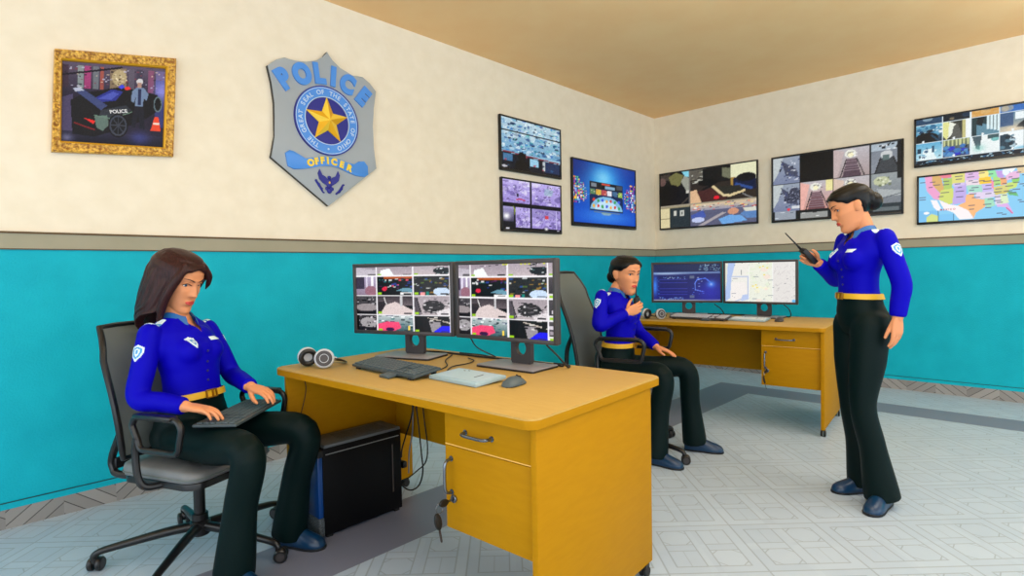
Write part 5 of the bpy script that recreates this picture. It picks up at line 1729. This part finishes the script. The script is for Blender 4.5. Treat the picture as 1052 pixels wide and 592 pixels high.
def build_person(sp):
    j = {k: V(v) for k, v in sp['j'].items()}
    pel, neck = j['pelvis'], j['neck']
    spine = neck - pel
    axs = lambda s: (j['hipL'] - j['hipR']).normalized().lerp((j['shL'] - j['shR']).normalized(), s).normalized()
    lean = V(sp.get('belly', (0, 0, 0)))

    def station(s):
        c = pel.lerp(neck, s) + lean * math.sin(math.pi * max(0, min(1, s)))
        u = spine.normalized(); l = axs(max(0, min(1, s))); f = l.cross(u).normalized(); l = u.cross(f).normalized()
        return c, u, l, f
    kw = sp.get('width', 1.0)
    #        s, half width, half depth, forward shift
    TOR = [(-.14, .085, .07, -.01), (-.07, .140, .105, -.01), (.0, .158, .116, -.008), (.12, .152, .112, -.004), (.25, .134, .100, .0), (.38, .121, .090, .004), (.50, .124, .091, .006), (.62, .137, .098, .008), (.74, .150, .100, .004), (.84, .148, .088, -.004), (.92, .130, .074, -.008), (.98, .088, .060, -.006), (1.04, .054, .050, .002)]

    def torso(mb, s0, s1, grow, m):
        rings = []
        ss = [s0 + (s1 - s0) * i / 26 for i in range(27)]
        for s in ss:
            row = TOR[0]
            for a, b in zip(TOR[:-1], TOR[1:]):
                if a[0] <= s <= b[0]:
                    t = (s - a[0]) / (b[0] - a[0]); t = t * t * (3 - 2 * t)
                    row = [lerp(p, q, t) for p, q in zip(a, b)]
                    break
            else:
                row = TOR[-1] if s > 1 else TOR[0]
            c, u, l, f = station(s)
            c = c + f * row[3]
            kk = lerp(kw, 1.0, max(0, min(1, (s - .55) / .25)))
            hw, hd = row[1] * kk + grow, row[2] * kk + grow
            rings.append([c + l * hw * math.copysign(abs(math.cos(a)) ** .9, math.cos(a)) + f * hd * math.copysign(abs(math.sin(a)) ** .9, math.sin(a)) for a in [2 * math.pi * k / 40 for k in range(40)]])
        mb.rings(rings, m)

    def bust(mb, grow, m):
        c, u, l, f = station(.69)
        for s in (-1, 1):
            mb.ell(c + l * s * .062 + f * .066 + u * -.004, (.060 + grow, .060 + grow, .060 + grow), m, nu=24, nv=16)
        mb.ell(c + f * .070 + u * .0, (.05 + grow, .07 + grow, .052 + grow), m, nu=24, nv=16)
        c2, u, l, f = station(.80)
        mb.ell(c2 + f * .05, (.05 + grow, .1 + grow, .06 + grow), m, nu=24, nv=16)

    def mid(a, b, t, off=(0, 0, 0)):
        return j[a].lerp(j[b], t) + V(off)
    # head frame
    hr = Matrix.Rotation(sp['hyaw'], 3, 'Z') @ Matrix.Rotation(sp['hpitch'], 3, 'Y') @ Matrix.Rotation(sp.get('hroll', 0), 3, 'X')
    HM = Matrix.Translation(j['head']) @ hr.to_4x4() @ Matrix.Scale(sp.get('hscale', 1.0), 4)

    # ---- the body: one continuous skin from head to feet
    mb = MB()
    torso(mb, -.04, 1.04, -.016, SKIN)
    bust(mb, -.014, SKIN)
    hb = HM @ V((-.018, 0, -.045))
    limb(mb, [neck - spine.normalized() * .06, neck + spine.normalized() * .01, hb], [.054, .045, .045], n=28)
    head_volume(mb, HM)
    for s in 'LR':
        limb(mb, [j['sh' + s], mid('sh' + s, 'el' + s, .5), j['el' + s], mid('el' + s, 'wr' + s, .5), j['wr' + s]], [.040, .038, .032, .030, .024])
        limb(mb, [j['hip' + s], mid('hip' + s, 'kn' + s, .5), j['kn' + s], mid('kn' + s, 'an' + s, .45), j['an' + s]], [.078, .068, .052, .048, .036])
        fd = V((*sp['foot' + s], 0)).normalized()
        limb(mb, [j['an' + s], V((j['an' + s].x, j['an' + s].y, .05)), V((j['an' + s].x, j['an' + s].y, .038)) + fd * .08, V((j['an' + s].x, j['an' + s].y, .032)) + fd * .125], [.036, .03, .026, .02])
    for s in 'LR':
        h = sp['hand' + s]
        hand(mb, j['wr' + s], h['X'], h['N'], s == 'R', h['curl'], h.get('spread', .015), h.get('thumb', (.55, .75, -.35)), h.get('tcurl', .35), sp.get('hands', .94))
    body = fuse(mb, .0028, 4, SKIN, 'person')
    # face islands join the same mesh
    fb = MB(); fb.mi(SKIN)
    face_features(fb, HM, sp.get('brow', 0.0))
    bm = bmesh.new(); bm.from_mesh(body)
    fm = fb.mesh('face')
    base = {m: i for i, m in enumerate([SKIN] + [m for m in fm.materials if m is not SKIN])}
    for m in list(base)[1:]:
        body.materials.append(m)
    remap = [base[m] for m in fm.materials]
    nb = len(bm.faces)
    bm.from_mesh(fm)
    bm.faces.ensure_lookup_table()
    for i, f in enumerate(bm.faces):
        if i >= nb:
            f.material_index = remap[min(f.material_index, len(remap) - 1)]
            f.smooth = True
    bm.to_mesh(body); bm.free()
    P = link(body, 'person', None, sp['loc'], sp['ang'])
    P['label'] = sp['label']; P['category'] = 'person'

    # ---- shirt
    SB = .30
    mb = MB()
    torso(mb, SB - .03, 1.0, .002, SHIRT)
    bust(mb, .0, SHIRT)
    for s in 'LR':
        mb.ell(j['sh' + s] - V((0, 0, .010)), (.044, .046, .044), SHIRT, nu=20, nv=14)
        w = j['wr' + s]
        limb(mb, [j['sh' + s], mid('sh' + s, 'el' + s, .5), j['el' + s], mid('el' + s, 'wr' + s, .5), j['el' + s].lerp(w, .97)], [.045, .048, .045, .042, .0375], SHIRT, n=26, caps=(True, False))
    shirt = fuse(mb, .004, 26, SHIRT, 'shirt', True)
    bm = bmesh.new(); bm.from_mesh(shirt)
    cN, uN, lN, fN = station(1.0)
    kill = []
    for f in bm.faces:
        p = f.calc_center_median() - neck
        h, y, x = p.dot(uN), p.dot(lN), p.dot(fN)
        if h > -.012 and math.hypot(y, x) < .075 and f.normal.dot(uN) > .35:
            kill.append(f)
        elif x > .012 and h > -.085 and abs(y) < .036 * (h + .085) / .085 + .0:
            kill.append(f)
    bmesh.ops.delete(bm, geom=kill, context='FACES')
    bm.to_mesh(shirt); bm.free()
    bv = bvh_of(shirt)
    so = link(shirt, 'shirt', P)
    # collar: stand-up band folded down into two points
    mb = MB()
    rows = []
    for rr, hh, tip in ((.050, -.018, 0), (.049, .016, 0), (.053, .022, 0), (.058, .015, 0), (.072, -.014, 1)):
        line = []
        for k in range(33):
            a = R(22 + 316 * k / 32)          # 0 = front centre, open there
            front = math.exp(-((min(a, 2 * math.pi - a) - R(22)) / R(34)) ** 2)
            r = rr + (.012 * front if tip else .004 * front)
            h = hh - front * (.062 if tip else .028)
            aa = a if not tip else a
            line.append(neck + fN * (r * math.cos(aa) * .95 + .004 + .012 * front) + lN * r * math.sin(aa) + uN * h)
        rows.append(line)
    thick = [[p - (p - neck - uN * (p - neck).dot(uN)).normalized() * .004 for p in ln] for ln in rows]
    mb.rings(rows, COLLAR, cap=False, closed=False)
    mb.rings([rows[-1], thick[-1]], COLLAR, cap=False, closed=False)
    mb.done('collar', so, ang=60)

    # ---- badges
    for s in 'LR':
        sg = 1 if s == 'L' else -1
        c = j['sh' + s].lerp(j['el' + s], sp.get('patch_t', .34))
        ax = (j['el' + s] - j['sh' + s]).normalized()
        n = V(sp['patch' + s]); n = (n - ax * n.dot(ax)).normalized()
        decal('arm_patch', so, bv, c, n, -ax, [(SHIELD, PATCHW), (sc_(SHIELD, .78), PATCHB), (sc_(SHIELD, .5, 0, .05), PATCHW), (sc_(RECT, .22, 0, .1), PATCHB)], (.028, .035))
        a = neck.lerp(j['sh' + s], .78) + uN * .05
        d = (j['sh' + s] - neck).normalized()
        decal('epaulette', so, bv, a, uN, d, [(RECT, PATCHW), ([(-1, -.28), (1, -.28), (1, -.05), (-1, -.05)], PATCHB), ([(-1, .35), (1, .35), (1, .58), (-1, .58)], PATCHB)], (.019, .040), cells=18, lift=.002)
    c7, u7, l7, f7 = station(.76)
    decal('chest_badge', so, bv, c7 + l7 * .062 * sp.get('badge_side', 1) + f7 * .1, f7, u7, [(SHIELD, PATCHW), (sc_(SHIELD, .55), PATCHB), (sc_(RECT, .2, 0, .05), PATCHW)], (.019, .026), cells=16)
    decal('name_plate', so, bv, c7 - l7 * .062 * sp.get('badge_side', 1) + f7 * .1 + u7 * .008, f7, u7, [(RECT, PATCHW)], (.024, .0085), cells=8)
    for s in (.42, .5, .58, .67):
        c, u, l, f = station(s)
        h = bv.ray_cast(c + f * .3, -f, .4)
        if h[0] is not None:
            MB().ell(h[0], (.006, .006, .006), BUTTON, nu=10, nv=8).done('shirt_button', so)

    # ---- trousers
    mb = MB()
    torso(mb, -.13, SB + .005, .004, TROUSER)
    c, u, l, f = station(0.0)
    sit = sp.get('sit', False)
    for s in 'LR':
        sg = 1 if s == 'L' else -1
        h, k, a = j['hip' + s], j['kn' + s], j['an' + s]
        if sit:
            mb.ell(h + V((-.045, 0, .0)), (.095, .085, .083), TROUSER, nu=22, nv=14)
            limb(mb, [h, mid('hip' + s, 'kn' + s, .5), k, mid('kn' + s, 'an' + s, .5), a + V((0, 0, -.045))], [.086, .081, .066, .064, .080], TROUSER, n=28, caps=(True, False))
        else:
            mb.ell(h + V((-.042, sg * -.012, .005)), (.085, .082, .095), TROUSER, nu=22, nv=14)
            limb(mb, [h + V((0, 0, .02)), mid('hip' + s, 'kn' + s, .4), k, mid('kn' + s, 'an' + s, .5), a + V((0, 0, -.045))], [.090, .085, .060, .062, .084], TROUSER, n=28, caps=(True, False))
    tr = fuse(mb, .0045, 12, TROUSER, 'trousers', True)
    link(tr, 'trousers', P)
    # ---- belt
    mb = MB()
    rings = []
    for ds, g in ((-.030, .007), (-.027, .012), (.027, .012), (.030, .007)):
        s = SB + ds
        t = (s - .25) / .13
        c, u, l, f = station(s)
        row = [lerp(p, q, max(0, min(1, t))) for p, q in zip(TOR[4], TOR[5])] if s >= .25 else [lerp(p, q, (s - .12) / .13) for p, q in zip(TOR[3], TOR[4])]
        hw, hd = row[1] * kw + g + .002, row[2] * kw + g + .002
        c = c + f * row[3]
        rings.append([c + l * hw * math.copysign(abs(math.cos(a)) ** .9, math.cos(a)) + f * hd * math.copysign(abs(math.sin(a)) ** .9, math.sin(a)) for a in [2 * math.pi * k / 48 for k in range(48)]])
    b = mb.rings(rings, BELT, cap=False).done('belt', P, ang=50)
    c, u, l, f = station(SB)
    rot = frame((0, 0, 0), f, l, u).to_3x3()
    q = c + f * (.098 * kw + .018)
    mb = MB()
    for s in (-1, 1):
        mb.box(q + l * s * .026, (.007, .006, .036), BUCKLE, .0015, rot=rot).box(q + u * s * .016, (.007, .05, .006), BUCKLE, .0015, rot=rot)
    mb.box(q + l * .006, (.009, .005, .034), BUCKLE, .001, rot=rot)
    mb.done('buckle', b)
    for s in 'LR':
        shoe('shoe', j['an' + s] + V((*sp['foot' + s], 0)).normalized() * .01, sp['foot' + s], P)
    # ---- hair
    mb = MB()
    sp['hair'](mb, HM)
    hm = fuse(mb, .0032, sp.get('hair_smooth', 14), sp['hairmat'], 'hair')
    link(hm, 'hair', P, label=sp['hairlabel'])
    return P, HM


def interp(x, tab):
    for (a, p), (b, q) in zip(tab[:-1], tab[1:]):
        if x <= b:
            t = max(0, (x - a) / (b - a)); t = t * t * (3 - 2 * t)
            return lerp(p, q, t)
    return tab[-1][1]


def hair_bun(size, pos, line=.083):
    def f(mb, M):
        def hl(t):
            a = abs(math.degrees(t))
            return interp(a, [(0, line), (28, line - .006), (52, .052), (72, .030), (88, .032), (104, -.005), (125, -.045), (180, -.062)])
        hair_shell(mb, M, HAIRK, hl)
        mb.ell(M @ V(pos), size, HAIRK, rot=M.to_3x3(), nu=28, nv=18)
        mb.ell(M @ V((-.082, 0, .02)), (.045, .062, .06), HAIRK, rot=M.to_3x3(), nu=28, nv=18)
    return f


def hair_long(mb, M):
    """Straight hair: a cap with a side parting, curtains beside the face, a heavy fall behind."""
    hair_shell(mb, M, HAIRB, lambda t: interp(abs(math.degrees(t)), [(0, .082), (30, .070), (50, .03), (70, -.03), (180, -.06)]), off=.019, inset=.016, ztop=.128)
    Mi = M
    n = 46
    outer, inner = [], []
    # z (head frame), opening half angle (deg), front x reach, back x reach, half width
    rows = [(.112, 24, .060, -.085, .060), (.09, 30, .088, -.108, .078), (.06, 40, .098, -.122, .089), (.03, 47, .098, -.132, .094), (.0, 52, .094, -.142, .097), (-.04, 57, .088, -.154, .099), (-.08, 62, .080, -.165, .100), (-.115, 70, .066, -.174, .100), (-.15, 96, .05, -.178, .099), (-.185, 112, .03, -.178, .096), (-.215, 122, .02, -.174, .088), (-.232, 130, .0, -.166, .074)]
    rr = []
    for q in range(len(rows) - 1):
        for s in range(4):
            rr.append([lerp(a, b, s / 4) for a, b in zip(rows[q], rows[q + 1])])
    rr.append(list(rows[-1]))
    for z, op, fx, bx, w in rr:
        o, i = [], []
        for k in range(n + 1):
            lo = op + max(0, min(1, (.05 - z) / .06)) * 30; a = R(lo + (360 - lo - op) * k / n)
            cx, ax = (fx + bx) / 2, (fx - bx) / 2
            strand = .0022 * math.sin(k * 2.1) + .0015 * math.sin(k * 5.3 + z * 30)
            th = .030 if abs(math.pi - a) < R(80) else lerp(.030, .017, (abs(math.pi - a) - R(80)) / R(60))
            shift = max(0, .03 - z) * .30       # the fall leans behind the shoulders
            d = V((math.cos(a), math.sin(a), 0))
            o.append(Mi @ V((cx + (ax + strand) * d.x + shift, (w + strand) * d.y, z)))
            i.append(Mi @ V((cx + (ax - th) * d.x + shift, (w - th) * d.y, z)))
        outer.append(o); inner.append(i)
    rings = [a + list(reversed(b)) for a, b in zip(outer, inner)]
    mb.rings(rings, HAIRB)
    # long forelock falling in front of the ear on either side
    near = [(.058, -.045, .092), (.068, -.072, .045), (.056, -.084, -.02), (.048, -.083, -.08), (.046, -.076, -.135), (.046, -.07, -.168)]
    limb(mb, [M @ V(p) for p in near], [.016, .018, .019, .018, .013, .005], HAIRB, n=16)
    far = [(.070, .030, .096), (.084, .055, .062), (.080, .068, .026), (.072, .072, -.004)]
    limb(mb, [M @ V(p) for p in far], [.014, .014, .011, .003], HAIRB, n=16)


# officer at the left: typing on a keyboard in her lap
TYPE = [(.25, .4, .28), (.2, .38, .25), (.22, .4, .25), (.3, .42, .28)]
P1, H1 = build_person(dict(
    loc=C1[0], ang=C1[1], label='seated officer with long brown hair typing on a keyboard in her lap', sit=True,
    j=dict(pelvis=(-.03, 0, .565), neck=(-.095, 0, 1.07), head=(-.085, 0, 1.228), shR=(-.06, -.160, 1.012), shL=(-.10, .160, 1.0), elR=(-.035, -.235, .755), elL=(-.03, .225, .775), wrR=(.175, -.19, .722), wrL=(.19, .13, .738),
           hipR=(.01, -.09, .553), hipL=(.01, .09, .553), knR=(.455, -.155, .545), knL=(.46, .16, .545), anR=(.375, -.165, .095), anL=(.335, .185, .095)),
    belly=(.035, 0, 0), hyaw=R(4), hpitch=R(24), hscale=1.13, footR=(.95, -.12), footL=(.98, .1), brow=.006,
    handR=dict(X=(.11, .05, -.022), N=(.2, .1, 1), curl=TYPE, thumb=(.7, .6, -.45)), handL=dict(X=(.15, .0, -.03), N=(.2, -.05, 1), curl=[(.22, .4, .3), (.25, .42, .3), (.28, .45, .3), (.3, .45, .3)], thumb=(.75, .5, -.45)),
    patchR=(.2, -1, .1), patchL=(0, 1, 0), hair=hair_long, hairmat=HAIRB, hairlabel='long straight brown hair', hair_smooth=10, badge_side=-1))

# officer between the desks: radio raised to her mouth
GRIP = [(.55, .9, .6), (.6, .95, .6), (.62, .95, .6), (.6, .9, .6)]
P2, H2 = build_person(dict(
    loc=C2[0], ang=C2[1], label='seated black haired officer between the desks speaking into a radio', sit=True,
    j=dict(pelvis=(-.04, 0, .575), neck=(-.02, 0, 1.1), head=(.045, 0, 1.205), shR=(-.07, -.160, 1.07), shL=(-.04, .160, 1.055), elR=(-.05, -.262, .88), elL=(.055, .235, .80), wrR=(.085, -.105, .955), wrL=(.205, .16, .70),
           hipR=(.0, -.09, .56), hipL=(.0, .09, .56), knR=(.335, -.165, .56), knL=(.405, .155, .56), anR=(.29, -.195, .095), anL=(.455, .19, .095)),
    belly=(.03, 0, 0), hyaw=R(-30), hpitch=R(10), hscale=1.1, footR=(.98, -.14), footL=(.98, .1), brow=.002,
    handR=dict(X=(.10, .085, .05), N=(.55, -.75, -.1), curl=[(.35, .6, .5), (.3, .55, .5), (.3, .55, .5), (.35, .6, .5)], thumb=(.6, .6, -.5)), handL=dict(X=(.13, -.02, -.035), N=(.25, .1, 1), curl=[(.12, .2, .15)] * 4, thumb=(.75, .55, -.3)),
    patchR=(-.25, -.95, .1), patchL=(0, 1, 0), hair=hair_bun((.036, .042, .042), (-.118, 0, -.03)), hairmat=HAIRK, hairlabel='black hair tied in a low knot', badge_side=-1))

# standing officer: reading the radio in her right hand
P3L = (V((-3.207, -3.066, 0)), R(135))
P3, H3 = build_person(dict(
    loc=P3L[0], ang=P3L[1], label='standing officer looking down at a hand radio in front of the far desk',
    j=dict(pelvis=(.03, 0, .935), neck=(.02, 0, 1.43), head=(.085, -.005, 1.548), shR=(.03, -.150, 1.385), shL=(.01, .152, 1.385), elR=(.03, -.215, 1.165), elL=(-.02, .225, 1.15), wrR=(.195, -.125, 1.262), wrL=(.0, .225, .985),
           hipR=(.03, -.085, .91), hipL=(.04, .085, .92), knR=(.03, -.085, .51), knL=(.085, .095, .52), anR=(-.045, -.09, .09), anL=(-.01, .105, .09)),
    belly=(.02, 0, 0), width=.88, hyaw=R(-14), hpitch=R(24), hscale=1.0, footR=(.995, .05), footL=(.78, .62), brow=.004,
    handR=dict(X=(.085, .0, .045), N=(-.25, -.95, .15), curl=GRIP, thumb=(.6, .45, -.6), tcurl=.5), handL=dict(X=(.03, .0, -1), N=(-.35, 1, .1), curl=[(.15, .25, .2), (.18, .28, .2), (.22, .3, .25), (.26, .32, .25)], spread=.0, thumb=(.9, .3, -.3), tcurl=.1),
    patchR=(0, -1, 0), patchL=(-.15, .95, .1), hair=hair_bun((.046, .052, .05), (-.105, 0, -.012), line=.078), hairmat=HAIRK, hairlabel='black hair gathered in a low bun', hair_smooth=18, badge_side=-1))


def local(loc, ang):
    return Matrix.Translation(loc) @ Matrix.Rotation(ang, 4, 'Z')


# keyboard in her lap
KM = local(*C1)
lap = make_keyboard('slate keyboard lying in the lap of the long haired officer', KM @ V((.225, .035, .632)), (Matrix.Rotation(C1[1] + R(-90) + R(0), 3, 'Z') @ Matrix.Rotation(R(20), 3, 'Z')), SLATE, mat('keyboard_dark', (60, 72, 77), .45), w=.43, d=.18, tilt=.0, tab=False, feet=False)


def radio(label, mx, axis, face, ln=.105, ant=.12):
    """Hand radio: body along axis, front towards face, antenna on top."""
    axis = V(axis).normalized(); face = V(face); face = (face - axis * face.dot(axis)).normalized()
    side = face.cross(axis)
    M = mx
    t = thing('hand_radio', label, 'radio', M.translation)
    rot = frame((0, 0, 0), side, face, axis)
    t.rotation_euler = (M.to_3x3() @ rot.to_3x3()).to_euler()
    RB = mat('radio_black', (16, 17, 19), .35)
    MB().box((0, 0, 0), (.046, .028, ln), RB, .006).done('radio_body', t)
    MB().box((0, .0145, ln * .22), (.032, .002, .026), mat('radio_screen', (90, 112, 96), .25), .001).done('radio_screen', t)
    k = MB()
    for r in range(3):
        for c in range(3):
            k.box((-.011 + .011 * c, .0146, -.004 - .011 * r), (.008, .002, .007), CHAR, .001)
    k.done('keypad', t)
    MB().cyl((-.013, 0, ln / 2), (-.013, 0, ln / 2 + .022), .0065, RB, n=14).tube([(-.013, 0, ln / 2 + .02), (-.013, 0, ln / 2 + ant)], [.0045, .003], RB, 10).done('antenna', t)
    MB().cyl((.011, 0, ln / 2), (.011, 0, ln / 2 + .011), .007, RB, n=16, bev=.001).done('volume_knob', t)
    return t


radio('black hand radio with long aerial in the right hand of the standing officer', local(*P3L) @ Matrix.Translation((.268, -.083, 1.300)), (.165, .03, .155), (-.7, .1, .7), .105, .13)
radio('short black hand radio held to the mouth of the seated black haired officer', local(*C2) @ Matrix.Translation((.128, -.028, 1.005)), (.04, 0, 1), (-1, .2, .1), .10, .075)
# ------------------------------------------------------------------ light and camera
def area(name, loc, size, power, col=(1, 1, 1), rot=(0, 0, 0)):
    l = bpy.data.lights.new(name, 'AREA')
    l.shape = 'RECTANGLE'; l.size, l.size_y = size; l.energy = power; l.color = col
    o = bpy.data.objects.new(name, l); COL.objects.link(o)
    o.location = loc; o.rotation_euler = rot
    return o


COOL = (.87, .945, 1)
area('ceiling_panel_light', (-5.6, -3.4, 3.17), (2.2, 1.6), 28, COOL)
area('ceiling_panel_light', (-2.7, -4.6, 3.17), (2.2, 1.6), 30, COOL)
area('ceiling_panel_light', (-7.6, -5.8, 3.17), (2.2, 1.6), 28, COOL)
area('added_ceiling_fill', (-4.6, -3.6, 2.45), (2.8, 2.8), 50, COOL, (R(180), 0, 0))  # both upward areas are unseen fill, added to brighten the ceiling
area('added_ceiling_fill', (-2.3, -5.1, 2.55), (2.8, 2.8), 44, COOL, (R(180), 0, 0))
w = bpy.data.worlds.new('World'); SC.world = w
w.use_nodes = True
w.node_tree.nodes['Background'].inputs['Color'].default_value = (.85, .94, 1.02, 1)
w.node_tree.nodes['Background'].inputs['Strength'].default_value = 2.45

cam = bpy.data.cameras.new('Camera')
co = bpy.data.objects.new('Camera', cam); COL.objects.link(co)
cam.sensor_fit = 'HORIZONTAL'; cam.sensor_width = 36
cam.lens = 570.15 / 1052 * 36
cam.clip_start = .05
pit, yaw, rol = -.0311, .7704, -.0184
fwd = V((math.cos(yaw) * math.cos(pit), math.sin(yaw) * math.cos(pit), math.sin(pit)))
r0 = fwd.cross(V((0, 0, 1))).normalized(); u0 = r0.cross(fwd)
rt = r0 * math.cos(rol) + u0 * math.sin(rol); up = -r0 * math.sin(rol) + u0 * math.cos(rol)
mx = Matrix.Identity(4)
for k in range(3):
    mx[k][0], mx[k][1], mx[k][2] = rt[k], up[k], -fwd[k]
mx[0][3], mx[1][3], mx[2][3] = -6.6178, -3.7589, 1.25
co.matrix_world = mx
SC.camera = co
SC.view_settings.view_transform = 'Standard'
SC.view_settings.look = 'None'
SC.view_settings.gamma = 1
SC.view_settings.use_curve_mapping = False
SC.view_settings.exposure = 0.0
